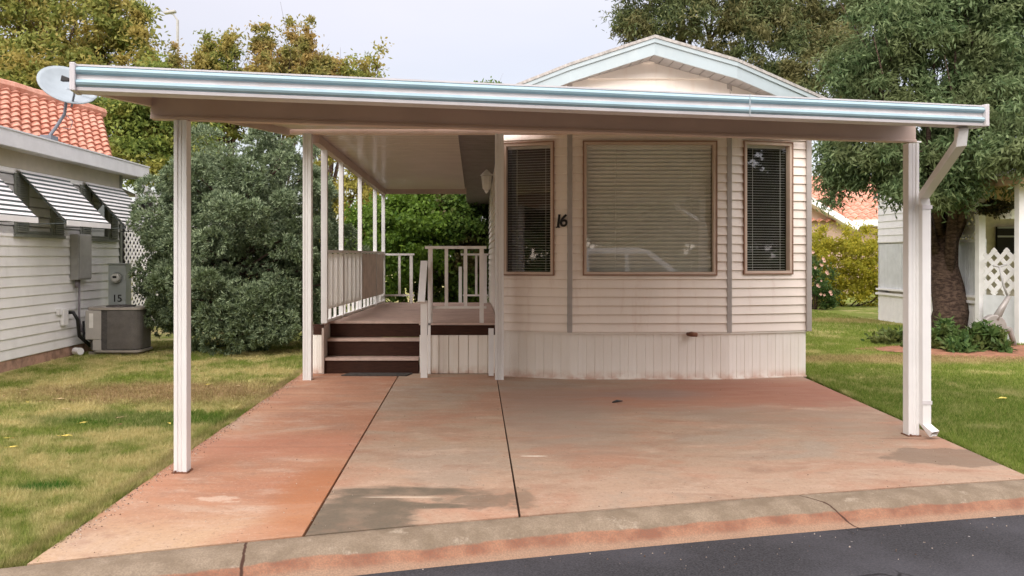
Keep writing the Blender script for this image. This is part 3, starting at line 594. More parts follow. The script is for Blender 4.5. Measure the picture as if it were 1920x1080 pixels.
for Pc, s_ in ((FA, -1), (FB, 1)):
    e = MB(); b = Pc+fd*(.002*s_); ring = [b-fn*.102+Vector((0, 0, 2.403)), b+fn*.046+Vector((0, 0, 2.403)), b+fn*.046+Vector((0, 0, 2.556)), b-fn*.102+Vector((0, 0, 2.556))]
    e.prism(ring if s_ < 0 else ring[::-1], fd*(.028*s_)); e.build('end_cap', GUTW, gut, bevel=.004)
j = MB(); c = FA+fd*4.05; j.bar(c+fn*.043+Vector((0, 0, 2.41)), c+fn*.043+Vector((0, 0, 2.55)), .006, .003, up=fn); j.build('seam', simple('seam_grey', (.4, .45, .47), .5), gut)
# downspout
mb = MB(); pts = [Vector((3.44, 5.62, 2.405)), Vector((3.455, 5.66, 2.30)), Vector((3.655, 6.47, 1.99)), Vector((3.672, 6.49, 1.90)), Vector((3.675, 6.49, .14)), Vector((3.70, 6.40, .075))]
def rect_sweep(mb, pts, w, h):
    rings = []
    for i, p in enumerate(pts):
        d = (pts[min(i+1, len(pts)-1)]-pts[max(i-1, 0)]).normalized(); x = Vector((1, 0, 0)); x = (x-d*x.dot(d)).normalized(); y = d.cross(x)
        g = len(mb.v); rings.append(g); prf = [(-w, -h), (-w*.33, -h), (-w*.33, -h*.8), (w*.33, -h*.8), (w*.33, -h), (w, -h), (w, h), (-w, h)]
        mb.v += [tuple(p+x*a+y*b) for a, b in prf]
    for a, b in zip(rings, rings[1:]):
        for k in range(8): mb.f.append((a+k, a+(k+1) % 8, b+(k+1) % 8, b+k)); mb.mi.append(0)
    mb.f.append(tuple(rings[0]+k for k in range(8))[::-1]); mb.mi.append(0)
rect_sweep(mb, pts, .034, .028)
ds = mb.build('downspout', WHITE, CP); sm = ds.modifiers.new('solid', 'SOLIDIFY'); sm.thickness = .002
for z in (.30, 1.88): mb = MB(); mb.box(3.635, 3.715, 6.456, 6.459, z, z+.03); mb.build('strap', GUTW, ds)

# ------------------------------------------------------------------ PORCH
PO = thing('porch', (-.8, 12, 0), 'raised brown deck porch with white railings and three steps', 'porch')
DZ = .66
def lx(y): return -1.87+.06*(y-9.6)
mb = MB()   # deck boards, right of stairs starts at y 10, stairs notch to 10.37
y = 10.37; 
mb.box(-.66, XL-.03, 10.0, 10.366, DZ-.02, DZ)
while y < 14.35:
    mb.hexa([(lx(y)-.02, y, DZ-.03), (XL-.03, y, DZ-.03), (XL-.03, y+.137, DZ-.03), (lx(y+.137)-.02, y+.137, DZ-.03), (lx(y)-.02, y, DZ), (XL-.03, y, DZ), (XL-.03, y+.137, DZ), (lx(y+.137)-.02, y+.137, DZ)]); y += .141
mb.box(lx(10)-.02, -1.84, 10.0, 10.366, DZ-.03, DZ)
mb.build('deck', DECK, PO)
# steps
for k in range(3):
    z1 = DZ/3*(k+1) + (.01 if k < 2 else 0); y0 = 10.0+.187*k; z0 = DZ/3*k+.032*(k == 0)+.01*(k > 0)
    mb = MB(); mb.box(-1.84, -.668, y0, y0+.03, z0, z1-.035, 1)
    mb.box(-1.84, -.668, y0+.008, y0+.187 if k < 2 else y0+.02, z1-.032, z1-.004, 0)
    mb.box(-1.84, -.668, y0-.022, y0+.006, z1-.034, z1+.001, 2); mb.build('step', [DECK, RISER, NOSE], PO)
mb = MB(); mb.box(-.655, XL-.04, 9.975, 9.998, .515, DZ-.022, 1); mb.box(-.66, XL-.035, 9.96, 9.998, DZ-.020, DZ+.003, 0); mb.build('rim_board', [NOSE, RISER], PO)
mb = MB(); mb.box(-1.98, -1.845, 9.965, 9.99, DZ-.14, DZ-.012, 0); mb.build('rim_board', RISER, PO)
mb = MB(); grooved(mb, (-.655, 9.98), (XL-.04, 9.98), .036, .512, .118, .022); mb.box(-.655, XL-.04, 10.005, 10.02, .03, .512); mb.build('skirt_panel', SKIRT, PO)
mb = MB(); grooved(mb, (-1.985, 9.97), (-1.87, 9.97), .036, .515, .06, .006)
grooved(mb, (lx(14.3)-.03, 14.3), (-1.99, 10.0), .0, .62, .118, .01); mb.build('skirt_panel', SKIRT, PO)
mb = MB(); mb.hexa([(-1.868, 9.95, .034), (-1.843, 9.95, .034), (-1.843, 10.36, .034), (-1.868, 10.36, .034), (-1.868, 9.95, .60), (-1.843, 9.95, .60), (-1.843, 10.36, .665), (-1.868, 10.36, .665)]); mb.build('stair_side', simple('stair_side_paint', (.5, .42, .37), .6), PO)
# tall front posts
for (x, y, w) in ((-1.95, 9.50, .10), (.325, 9.52, .10)):
    mb = MB(); fluted_post(mb, x, y, .032, 2.95, w); p = mb.build('post', WHITE, PO)
mb = MB(); mb.box(.20, .262, 9.68, 9.74, .05, .62); mb.build('downspout', WHITE, PO)
# header beam
mb = MB(); mb.hexa([(-2.16, 9.47, 2.945), (4.1, 9.47, 2.945), (4.1, 9.56, 2.945), (-2.16, 9.56, 2.945), (-2.16, 9.47, 3.06), (4.1, 9.47, 3.06), (4.1, 9.56, 3.06), (-2.16, 9.56, 3.06)]); mb.build('header', TAUPEW, PO, bevel=.004)
# side beam, ceiling
mb = MB(); mb.bar((lx(9.56)+.0, 9.58, 2.90), (lx(14.35), 14.35, 2.645), .08, .10); mb.build('beam', TAUPE, PO)
mb = MB(); rows = []; NY = 4*46
for j_ in range(NY+1):
    y = 9.56+(14.45-9.56)*j_/NY; z = 2.965-.0565*(y-9.6); rows.append([(lx(y)-.04, y, z+(.012 if j_ % 4 in (1, 2) else 0)), (-.17+.01*(y-9.6), y, z+(.012 if j_ % 4 in (1, 2) else 0))])
mb.grid(rows); c = mb.build('ceiling', CEIL, PO); sm = c.modifiers.new('solid', 'SOLIDIFY'); sm.thickness = .04; sm.offset = 1
mb = MB(); mb.box(lx(14.4)-.05, -.1, 14.40, 14.48, 2.62, 2.72); mb.build('beam', TAUPE, PO)
mb = MB(); mb.box(lx(10.0)-.04, lx(10.0)+.035, 9.99, 10.06, DZ, 2.88); mb.build('post', WHITE, PO)
for y in (10.95, 12.23, 13.5, 14.32):
    z = 2.87-.056*(y-9.6)
    mb = MB(); mb.box(lx(y)-.03, lx(y)+.03, y-.03, y+.03, DZ, z); p = mb.build('post', WHITE, PO)
# left railing
RL = MB(); RL.bar((lx(10.06), 10.06, DZ+.90), (lx(14.3), 14.3, DZ+.90), .07, .035); rl = RL.build('railing', WHITE2, PO); RL = MB(); RL.bar((lx(10.06), 10.06, DZ+.02), (lx(14.3), 14.3, DZ+.02), .045, .035); RL.build('bottom_rail', WHITE2, rl)
y = 10.30
while y < 14.2:
    if min(abs(y-q) for q in (10.95, 12.23, 13.5)) > .08: b = MB(); b.box(lx(y)-.018, lx(y)+.018, y-.018, y+.018, DZ+.04, DZ+.88); b.build('baluster', WHITE2, rl)
    y += .285
def corr(mb, y0, y1, z0, z1, ox, pitch=.105):
    n = int((y1-y0)/pitch); us = []
    for k in range(n): a = y0+(y1-y0)*k/n; s_ = (y1-y0)/n; us += [(a, 0), (a+s_*.80, 0), (a+s_*.84, -.012), (a+s_*.96, -.012)]
    us.append((y1, 0)); mb.grid([[(lx(u)+ox+o, u, z0) for u, o in us], [(lx(u)+ox+o, u, z1) for u, o in us]])
t = NT('translucent_white_panel'); d = t.n('ShaderNodeBsdfDiffuse'); d.inputs[0].default_value = (.93, .92, .90, 1); tl = t.n('ShaderNodeBsdfTranslucent'); tl.inputs[0].default_value = (.93, .92, .90, 1); mx = t.n('ShaderNodeMixShader'); mx.inputs[0].default_value = .6; t.l(d.outputs[0], mx.inputs[1]); t.l(tl.outputs[0], mx.inputs[2]); t.l(mx.outputs[0], t.out.inputs[0])
mb = MB(); y = 10.08
while y < 12.13: mb.hexa([(lx(y)+.022, y, DZ+.17), (lx(y)+.034, y, DZ+.17), (lx(y+.066)+.034, y+.066, DZ+.17), (lx(y+.066)+.022, y+.066, DZ+.17), (lx(y)+.022, y, DZ+.87), (lx(y)+.034, y, DZ+.87), (lx(y+.066)+.034, y+.066, DZ+.87), (lx(y+.066)+.022, y+.066, DZ+.87)]); y += .084
mb.bar((lx(10.08)+.018, 10.08, DZ+.20), (lx(12.13)+.018, 12.13, DZ+.20), .006, .05); p = mb.build('panel', t.m, rl)
mb = MB(); corr(mb, 12.30, 14.2, DZ+.17, DZ+.872, .024); p = mb.build('panel', simple('beige_panel', (.68, .61, .55), .5), rl); p.modifiers.new('s', 'SOLIDIFY').thickness = .004
# front right railing
def rail(x0, x1, y, posts, zt, zb, base=DZ, w=.055):
    r_ = MB(); r_.box(x0-.04, x1, y-.04, y+.04, zt-.035, zt); r = r_.build('railing', WHITE2, PO); r_ = MB(); r_.box(x0, x1, y-.015, y+.015, zb-.015, zb+.015); r_.build('bottom_rail', WHITE2, r)
    for k, px_ in enumerate(posts):
        b = MB(); ww = w if k == 0 or k == len(posts)-1 else w*.75; full = k in (0, len(posts)-1)
        b.box(px_-ww/2, px_+ww/2, y-.02-.004*full, y+.02+.004*full, base if full else zb+.016, zt-.036); b.build('rail_post' if full else 'baluster', WHITE2, r)
X_ = lambda px, Y: (px-885)*Y/1500
yr = 10.05
rail(X_(803, yr), X_(912, yr), yr, [X_(807, yr), X_(837, yr), X_(873, yr), X_(903, yr)], 1.625, .855)
yb = 14.25
rail(X_(706, yb), X_(777, yb), yb, [X_(712, yb), X_(749, yb), X_(771, yb)], 1.545, .80)
rail(X_(868, yb), X_(916, yb), yb, [X_(872, yb), X_(893, yb), X_(910, yb)], 1.545, .80)
mb = MB(); a = PX(863, 500, 14.9); mb.box(a.x-.03, a.x+.03, 14.87, 14.93, .0, a.z); b = PX(863, 500, 14.9); mb.build('rail_post', WHITE2, PO)
# stair handrail
xs_ = -.60
mb = MB(); mb.bar((xs_, 10.02, 1.43), (xs_-.01, 9.62, .94), .085, .035); hr = mb.build('handrail', WHITE2, PO)
mb = MB(); mb.box(xs_-.02, xs_+.06, 9.64, 9.70, .032, .96); mb.build('rail_post', WHITE2, hr)
mb = MB(); mb.box(xs_+.05, xs_+.085, 9.96, 9.995, .035, 1.45); mb.build('rail_post', WHITE2, hr)
# door mat
mb = MB(); mb.prism([(-1.60, 9.78, .034), (-.80, 9.76, .034), (-.74, 9.97, .034), (-1.52, 9.98, .034)], (0, 0, .012)); tag(mb.build('door_mat', MAT), 'thin dark grey mat on the concrete at the foot of the steps', 'mat')

# ------------------------------------------------------------------ LEFT NEIGHBOUR
NL = thing('neighbour_home', (-8, 10, 0), 'pale grey sided mobile home at left with orange tiled roof', 'house')
WX = -6.05
mb = MB(); w2 = (10.85-6, 11.5-6, 1.80, 2.60); w3 = (12.62-6, 13.30-6, 1.78, 2.60); w1 = (8.75-6, 9.4-6, 1.8, 2.6)
def sid_y(x, y0, y1, z0, z1, course, holes): siding(mb, (x, y0), (x, y1), z0, z1, course, holes, nrm=(1, 0, 0), out=.016)
sid_y(WX, 6, 13.75, .14, 2.66, .135, [w1, w2, w3])
mb.poly([(WX, 13.76, .14), (-11, 13.76, .14), (-11, 13.76, 2.95), (WX, 13.76, 2.95)]); mb.poly([(WX, 6, .14), (-11, 6, .14), (-11, 6, 2.95), (WX, 6, 2.95)]); mb.poly([(-11, 6, 0), (-11, 13.76, 0), (-11, 13.76, 2.95), (-11, 6, 2.95)])
mb.build('wall', SIDEL, NL)
mb = MB(); mb.box(WX-.02, WX+.015, 6, 13.75, 2.662, 2.90); mb.build('frieze', SIDEBEIGE, NL)
mb = MB(); mb.box(WX-.03, WX+.0, 6, 13.75, 0, .138); mb.build('foundation', BRICK, NL)
mb = MB(); mb.box(WX-.01, WX+.03, 13.70, 13.78, .14, 2.88); mb.build('corner_trim', SHUT, NL)
mb = MB(); mb.box(-5.80, -5.75, 5.5, 14.25, 2.87, 3.07); mb.box(-11.3, -5.80, 14.2, 14.25, 2.87, 3.07); mb.box(-5.80, -5.735, 5.5, 14.26, 3.07, 3.09); mb.build('fascia', GALV, NL)
mb = MB(); mb.box(-11.3, -5.80, 5.5, 14.2, 2.885, 2.895); mb.build('soffit', simple('pale_soffit', (.5, .49, .46), .6), NL)
mb = MB(); mb.box(-11.3, -5.76, 5.5, 14.24, 3.03, 3.068); mb.build('flat_roof', METGREY, NL)
# windows
for (a, b, z0, z1), lab in ((w1, 'window nearest the camera'), (w2, 'middle window'), (w3, 'far window')):
    a += 6; b += 6; f = MB(); 
    for (y0, y1, za, zb) in ((a, b, z0, z0+.04), (a, b, z1-.04, z1), (a, a+.04, z0+.04, z1-.04), (b-.04, b, z0+.04, z1-.04)): f.box(WX-.03, WX+.025, y0, y1, za, zb)
    f.box(WX+.0, WX+.05, a-.32, b+.32, z0-.045, z0-.005)
    wf = f.build('window', SHUT, NL)
    g = MB(); g.poly([(WX-.01, a+.04, z0+.04), (WX-.01, b-.04, z0+.04), (WX-.01, b-.04, z1-.04), (WX-.01, a+.04, z1-.04)]); g.build('pane', GLASS, wf)
    g = MB(); g.box(WX-.4, WX-.31, a-.1, b+.1, z0-.1, z1+.1); g.build('recess', DARK, wf)
    for s_ in (-1, 1):
        y0 = a-.31 if s_ < 0 else b+.01; sh = MB(); sh.box(WX+.016, WX+.03, y0, y0+.30, z0, z1)
        for k in range(26): zz = z0+.03+k*(z1-z0-.06)/26; sh.hexa([(WX+.03, y0+.03, zz), (WX+.05, y0+.03, zz-.008), (WX+.05, y0+.27, zz-.008), (WX+.03, y0+.27, zz), (WX+.03, y0+.03, zz+.018), (WX+.05, y0+.03, zz+.008), (WX+.05, y0+.27, zz+.008), (WX+.03, y0+.27, zz+.018)])
        sh.build('shutter', SHUT, wf)
# awnings
def awning(y0, y1):
    mb = MB(); n = 11; xo = .64; z1, z0 = 2.70, 2.02
    for k in range(n):
        x0 = WX+.03+xo*k/n; za = z1-(z1-z0)*k/n
        mb.hexa([(x0, y0, za-.050), (x0+xo/n*1.12, y0, za-.092), (x0+xo/n*1.12, y1, za-.092), (x0, y1, za-.050), (x0, y0, za-.044), (x0+xo/n*1.12, y0, za-.092), (x0+xo/n*1.12, y1, za-.092), (x0, y1, za-.044)], k % 2 if False else 0)
        mb.box(x0+xo/n*1.12, x0+xo/n*1.12+.006, y0, y1, za-.118, za-.089, 1)
    mb.box(WX+.03+xo+.02, WX+.03+xo+.03, y0, y1, z0-.115, z0-.045, 0)
    for y in (y0+.05, (y0+y1)/2, y1-.05): mb.bar((WX+.04, y, z1-.09), (WX+xo+.03, y, z0-.09), .02, .02, m=1)
    for y in (y0+.02, y1-.02): mb.bar((WX+.04, y, z0-.1), (WX+xo+.04, y, z0-.085), .012, .012, m=1)
    return mb.build('awning', [AWN, AWND], NL)
awning(8.45, 9.87); awning(10.58, 11.85); awning(12.40, 13.72)
# tile roof, modelled barrels in courses
A = Vector((-7.67, 13.0, 4.247)); Bp = Vector((-7.23, 15.6, 4.256)); dn = Vector((.93, -1.6, -1.07)); al = (Bp-A); A2 = A-al*1.5; al = Bp-A2
def tileroof(name, A2, al, dn, nc, nr, par, cap=True, amp=.05):
    nrm = al.cross(dn).normalized(); nrm = nrm if nrm.z > 0 else -nrm; rows = []; sub = 8
    for r in range(nr):
        for e in (0, 1):
            row = []; f = (r+e*.999)/nr; lift = .0 if e == 0 else .035
            for c in range(nc*sub+1): u = c/(nc*sub); ph = (c % sub)/sub; row.append(A2+al*u+dn*f+nrm*(abs(math.sin(math.pi*ph))*amp+lift))
            rows.append(row)
    mb = MB(); mb.grid(rows); o = mb.build(name, TILE, par)
    if cap: mb = MB(); mb.tube([A2+al*(k/14)+nrm*(.04+.014*(k % 2)) for k in range(15)], .10, 8); mb.build('ridge_tiles', TILE, par)
    return o
tr = tileroof('tile_roof', A2, al, dn*1.08, 30, 11, NL)
mb = MB(); D0 = A2+dn; D1 = Bp+dn
bk = Vector((-2.5, .4, -1.1)); mb.poly([Bp-Vector((0, 0, .03)), Bp+bk, A2+bk, A2-Vector((0, 0, .03))]); mb.poly([Bp-Vector((0, 0, .03)), D1-Vector((0, 0, .03)), Vector((D1.x, D1.y, 3.0)), Vector((Bp.x+bk.x, Bp.y+bk.y, 3.0)), Bp+bk]); mb.build('roof_back', TILE, NL)
# side porch with lattice
LP = thing('lattice_porch', (-6.5, 15.6, 0), 'white lattice screened porch behind the pale grey home at left', 'porch')
def lattice(mb, A, B, z0, z1, step=.07, wd=.030, th=.008, asp=1.):
    A = Vector((*A, 0)); B = Vector((*B, 0)); L = (B-A).length; d = (B-A)/L; nn = Vector((d.y, -d.x, 0)); Hh = z1-z0
    for sgn in (1, -1):
        k = -Hh*asp
        while k < L:
            u0, u1 = k, k+Hh*asp; za, zb = (0, Hh) if sgn > 0 else (Hh, 0)
            ca, cb = max(u0, 0), min(u1, L)
            if cb-ca > .03:
                f0, f1 = (ca-u0)/(Hh*asp), (cb-u0)/(Hh*asp); p = A+d*ca+nn*(th*sgn*.5)+Vector((0, 0, z0+za+(zb-za)*f0)); q = A+d*cb+nn*(th*sgn*.5)+Vector((0, 0, z0+za+(zb-za)*f1)); mb.bar(p, q, th, wd, up=(0, 0, 1))
            k += step*1.414
mb = MB(); lattice(mb, (-6.02, 13.85), (-6.80, 17.2), .12, 2.42, .25, .045, .008, 2.6); mb.build('lattice', AWN, LP)
mb = MB(); mb.bar((-5.85, 14.2, 2.70), (-6.75, 17.4, 2.70), .06, .14); mb.build('top_rail', GALV, LP); mb = MB(); mb.bar((-6.02, 13.85, .10), (-6.80, 17.2, .10), .03, .05); mb.build('bottom_rail', GALV, LP)
mb = MB(); mb.box(-6.85, -6.77, 17.18, 17.26, 0, 2.65); mb.build('post', AWN, LP)
mb = MB(); mb.box(-6.27, -6.20, 14.9, 14.97, 2.42, 2.66); mb.build('post', AWN, LP)
mb = MB(); mb.poly([(-6.3, 13.9, 2.78), (-7.2, 17.5, 2.78), (-11, 17.5, 2.9), (-11, 13.9, 2.9)]); mb.build('roof', METGREY, LP); mb = MB(); mb.poly([(-6.6, 13.9, 0), (-7.4, 17.4, 0), (-7.4, 17.4, 2.7), (-6.6, 13.9, 2.7)]); mb.poly([(-7.4, 17.42, 0), (-6.75, 17.42, 0), (-6.75, 17.42, 2.7), (-7.4, 17.42, 2.7)]); mb.build('inner_wall', DARK, LP)
# grey fence bit right of the lattice
# utility box, conduits
ub = thing('utility_box', (WX, 12.2, 1.5), 'tall grey electrical box on the siding under the middle awning', 'electrical box')
mb = MB(); mb.box(WX+.018, WX+.14, 12.0, 12.42, 1.14, 1.83); mb.build('cabinet', METGREY, ub, bevel=.008)
mb = MB(); mb.box(WX+.141, WX+.155, 12.02, 12.40, 1.16, 1.81); mb.build('door', METGREY, ub, bevel=.004)
mb = MB(); mb.tube([(WX+.07, 12.18, 1.14), (WX+.07, 12.18, .55), (WX+.09, 12.22, .35), (-5.80, 12.3, .22)], .016, 8); mb.tube([(WX+.07, 12.10, 1.14), (WX+.07, 12.10, 1.02)], .03, 8); mb.build('conduit', simple('conduit_grey', (.22, .2, .22), .5), ub, smooth=True)
mp_ = thing('meter_pedestal', (-5.88, 13.0, 0), 'pale green electric meter pedestal marked 15', 'electric meter')
mb = MB(); xa, xb = X_(203, 13.0), X_(236, 13.0); mb.box(xa, xb, 13.0, 13.22, 0, 1.36); mb.prism([(xa-.008, 12.98, 1.362), (xb+.008, 12.98, 1.362), (xb+.008, 13.23, 1.362), (xa-.008, 13.23, 1.362)], (0, 0, .02)); mb.build('cabinet', METGREEN, mp_, bevel=.006)
cm = Vector(((xa+xb)/2, 13.0, 1.5-(521-480)*13.0/1500)); mb = MB(); mb.tube([cm+Vector((0, .0, 0)), cm+Vector((0, -.02, 0))], .095, 20); mb.build('meter_ring', simple('meter_ring_metal', (.25, .27, .25), .4), mp_)
mb = MB(); mb.tube([cm+Vector((0, -.021, 0)), cm+Vector((0, -.08, 0)), cm+Vector((0, -.095, 0))], [.078, .074, .05], 20); mg = mb.build('meter_dial', simple('meter_face', (.66, .66, .6), .25), mp_, smooth=False)
mb = MB(); mb.box(cm.x-.03, cm.x+.03, cm.y-.098, cm.y-.096, cm.z-.0, cm.z+.03); mb.build('display', BLACK, mp_)
textmesh('15', .165, .002, BLACK, 'number', mp_, Vector(((xa+xb)/2+.003, 12.996, 1.5-(560-480)*13.0/1500)), 0, offset=.002)
# hose bib cover and tag
pp = thing('outlet_box', (WX, 11.6, .6), 'small white outlet cover low on the grey siding left of the air conditioner', 'outlet cover')
mb = MB(); mb.box(WX+.018, WX+.07, 11.72, 11.86, .48, .72); mb.build('cover', AWN, pp, bevel=.006); mb = MB(); mb.box(WX+.018, WX+.05, 11.60, 11.71, .64, .73); mb.build('flap', AWN, pp, bevel=.004)
# AC unit
AC = thing('air_conditioner', (-5.35, 12.4, 0), 'beige and dark brown air conditioning condenser on the lawn', 'air conditioner')
mb = MB(); mb.box(-5.78, -5.04, 12.06, 12.5, .0, .055); mb.build('pad', simple('pad_concrete', (.33, .29, .25), .9), AC)
def rrect(x0, x1, y0, y1, r, n=5):
    pts = []
    for cx, cy, a0 in ((x1-r, y0+r, -90), (x1-r, y1-r, 0), (x0+r, y1-r, 90), (x0+r, y0+r, 180)):
        for k in range(n+1): a = R(a0+90*k/n); pts.append((cx+r*math.cos(a), cy+r*math.sin(a)))
    return pts
x0, x1, y0, y1 = -5.80, -4.98, 12.0, 12.52
mb = MB(); mb.prism([(a, b, .09) for a, b in rrect(x0+.03, x1-.01, y0+.01, y1, .12)], (0, 0, .60)); mb.build('coil', ACD, AC)
mb = MB(); n = 34
for k in range(n):
    z = .11+k*.57/n; ring = rrect(x0+.24, x1, y0, y1, .13); 
    for a, b in zip(ring, ring[1:]+ring[:1]):
        if a[0] > x0+.25 or b[0] > x0+.25: mb.poly([(a[0], a[1], z), (b[0], b[1], z), (b[0], b[1], z+.009), (a[0], a[1], z+.009)])
mb.build('louvre', simple('brown_louvre', (.20, .185, .17), .45, .1), AC)
mb = MB(); mb.box(x0, x0+.235, y0-.006, y1, .245, .685); mb.box(x0+.11, x0+.235, y0-.006, y1, .08, .243); mb.build('side_panel', ACB, AC, bevel=.01)
mb = MB(); mb.box(x0+.06, x0+.12, y0-.010, y0-.007, .42, .64); mb.build('sticker', simple('white_sticker', (.75, .74, .7), .5), AC)
mb = MB(); mb.prism([(a, b, .69) for a, b in rrect(x0-.01, x1+.012, y0-.012, y1+.01, .13)], (0, 0, .035)); mb.build('lid', simple('lid_metal', (.33, .30, .26), .4), AC); mb = MB(); mb.prism([(a, b, .055) for a, b in rrect(x0+.1, x1+.01, y0-.01, y1+.01, .10)], (0, 0, .03)); mb.build('base_pan', simple('pan_metal', (.33, .30, .26), .4), AC)
mb = MB(); mb.tube([(-5.38+.20*math.cos(a), 12.26+.20*math.sin(a), .735) for a in [2*math.pi*k/24 for k in range(25)]], .012, 6)
for k in range(8): a = 2*math.pi*k/8; mb.bar((-5.38, 12.26, .75), (-5.38+.2*math.cos(a), 12.26+.2*math.sin(a), .735), .008, .008)
mb.build('fan_grille', ACD, AC)
mb = MB(); mb.tube([(WX+.02, 11.9, .66), (WX+.12, 11.9, .66), (WX+.17, 11.93, .55), (WX+.16, 12.0, .3), (-5.80, 12.15, .14), (-5.72, 12.2, .13)], .028, 8); mb.tube([(WX+.1, 12.25, .5), (WX+.13, 12.2, .25), (-5.75, 12.2, .2)], .018, 8); mb.build('hose', BLACK, AC, smooth=True)
mb = MB(); mb.tube([(-5.98, 12.05, .07), (-5.86, 11.98, .07)], .055, 10); tag(mb.build('drain_pipe', AWN), 'short white pipe lying by the condenser and the brick foundation', 'pipe')
# satellite dish
SD_ = thing('satellite_dish', (-6.3, 12.0, 3.08), 'grey satellite dish on the roof edge of the left home', 'satellite dish')
c = PX(127, 163, 11.9); nrmd = Vector((.42, -.72, .62)).normalized(); ux = Vector((0.80, .10, -.50)); ux = (ux-nrmd*ux.dot(nrmd)).normalized(); uy = nrmd.cross(ux)
mb = MB(); rows = []
for r_ in range(9):
    rr = r_/8; rows.append([c+ux*(.44*rr*math.cos(a))+uy*(.36*rr*math.sin(a))+nrmd*(.09*rr*rr-.05) for a in [2*math.pi*k/36 for k in range(37)]])
mb.grid(rows); d_ = mb.build('reflector', DISH, SD_, smooth=True); d_.modifiers.new('s', 'SOLIDIFY').thickness = .012
lnb = PX(121, 147, 11.55); base = c-uy*.30 if (c-uy*.3).z < c.z else c+uy*.30
mb = MB(); mb.tube([PX(134, 200, 11.9), PX(139, 178, 11.6), PX(141, 155, 11.5), PX(128, 150, 11.5)], .016, 8); mb.build('arm', DISHM, SD_)
mb = MB(); mb.bar(PX(116, 147, 11.5), PX(131, 150, 11.5), .07, .09, w2=.05, h2=.05); mb.build('receiver', BLACK, SD_, bevel=.01)
mb = MB(); mb.tube([PX(92, 256, 11.6), PX(104, 240, 11.8), PX(121, 214, 12.0), PX(124, 190, 12.05), PX(128, 170, 12.0)], .024, 8); mb.tube([PX(125, 216, 12), PX(136, 228, 12), PX(132, 242, 12), PX(118, 240, 12)], .006, 6); mb.build('mast', DISHM, SD_, smooth=True)
mb = MB(); f = PX(92, 256, 11.6); mb.box(f.x-.08, f.x+.08, f.y-.1, f.y+.1, 3.07, f.z+.01); mb.build('foot', DISHM, SD_)

# ------------------------------------------------------------------ foliage
def leafmat(name, c1, c2, c3=None, tr=.35, rough=.6, ns=1.3):
    t = NT(name); g = t.n('ShaderNodeNewGeometry').outputs['Random Per Island']; n = t.noise(ns, 3)
    col = t.mix(g, c1, c2)
    if c3: col = t.mix(t.ss(n, .45, .62, 0, .85), col, c3)
    p = t.n('ShaderNodeBsdfPrincipled'); t.l(col, p.inputs['Base Color']); p.inputs['Roughness'].default_value = rough; p.inputs['Specular IOR Level'].default_value = .25
    tl = t.n('ShaderNodeBsdfTranslucent'); t.l(col, tl.inputs[0]); mx = t.n('ShaderNodeMixShader'); mx.inputs[0].default_value = tr
    t.l(p.outputs[0], mx.inputs[1]); t.l(tl.outputs[0], mx.inputs[2]); t.l(mx.outputs[0], t.out.inputs[0]); return t.m
def unit(n): v = RNG.normal(size=(n, 3)); return v/np.linalg.norm(v, axis=1, keepdims=True)
def leafcards(P, L, Wd, droop=0., outdir=None):
    n = len(P); d = unit(n)
    if outdir is not None: d = d+outdir
    d[:, 2] -= droop; d /= np.linalg.norm(d, axis=1, keepdims=True)
    s_ = np.cross(d, unit(n)); s_ /= np.linalg.norm(s_, axis=1, keepdims=True); up = np.cross(s_, d)
    L = L*RNG.uniform(.65, 1.25, (n, 1)); Wd = Wd*RNG.uniform(.7, 1.2, (n, 1)); V = np.zeros((n, 4, 3))
    V[:, 0] = P; V[:, 1] = P+d*L*.45+s_*Wd/2+up*L*.06; V[:, 2] = P+d*L; V[:, 3] = P+d*L*.45-s_*Wd/2+up*L*.06
    return V.reshape(-1, 3), np.arange(n*4).reshape(n, 4)
def clumpy(blobs, nclump, nleaf, rc, shell=.55):
    """blobs [(cx,cy,cz,rx,ry,rz)] -> leaf points in clumps spread mostly on the outer shells"""
    B = np.array(blobs, float); vol = (B[:, 3]*B[:, 4]*B[:, 5])**(2/3); k = RNG.choice(len(B), nclump, p=vol/vol.sum())
    r = shell+(1-shell)*RNG.uniform(0, 1, (nclump, 1))**.6; u = unit(nclump); C_ = B[k, :3]+u*r*B[k, 3:6]
    j = RNG.integers(0, nclump, nleaf); rad = rc*RNG.uniform(.5, 1.4, nclump)[j][:, None]; off = unit(nleaf)*rad*np.abs(RNG.normal(0, .72, (nleaf, 1))).clip(0, 2.4)**.8; off[:, 2] *= .75
    return C_[j]+off, u[j], C_
def trunk(mb, base, top, r0, r1, limbs, seed=0, n=10):
    rr = random.Random(seed); base, top = Vector(base), Vector(top); pts = []; K = 8
    for i in range(K+1): f = i/K; pts.append(base.lerp(top, f)+Vector((rr.uniform(-1, 1), rr.uniform(-1, 1), 0))*r0*.35*(0 < i))
    rad = [r0*1.12, r0*1.02]+[r0+(r1-r0)*i/K for i in range(2, K+1)]; mb.tube(pts, rad, n)
    for L in limbs:
        L = Vector(L); f = rr.uniform(.35, .9); s_ = pts[int(f*K)]; m_ = s_.lerp(L, .5)+Vector((rr.uniform(-.3, .3), rr.uniform(-.3, .3), rr.uniform(.1, .5))); r = r0*(1-f*.5)*.45
        mb.tube([s_, s_.lerp(m_, .5), m_, m_.lerp(L, .6), L], [r, r*.85, r*.6, r*.4, r*.12], 6)
        for q in range(4): e = m_.lerp(L, rr.random())+Vector((rr.uniform(-.9, .9), rr.uniform(-.9, .9), rr.uniform(-.2, .9))); mb.tube([m_.lerp(L, .3), e], [r*.3, r*.06], 5)
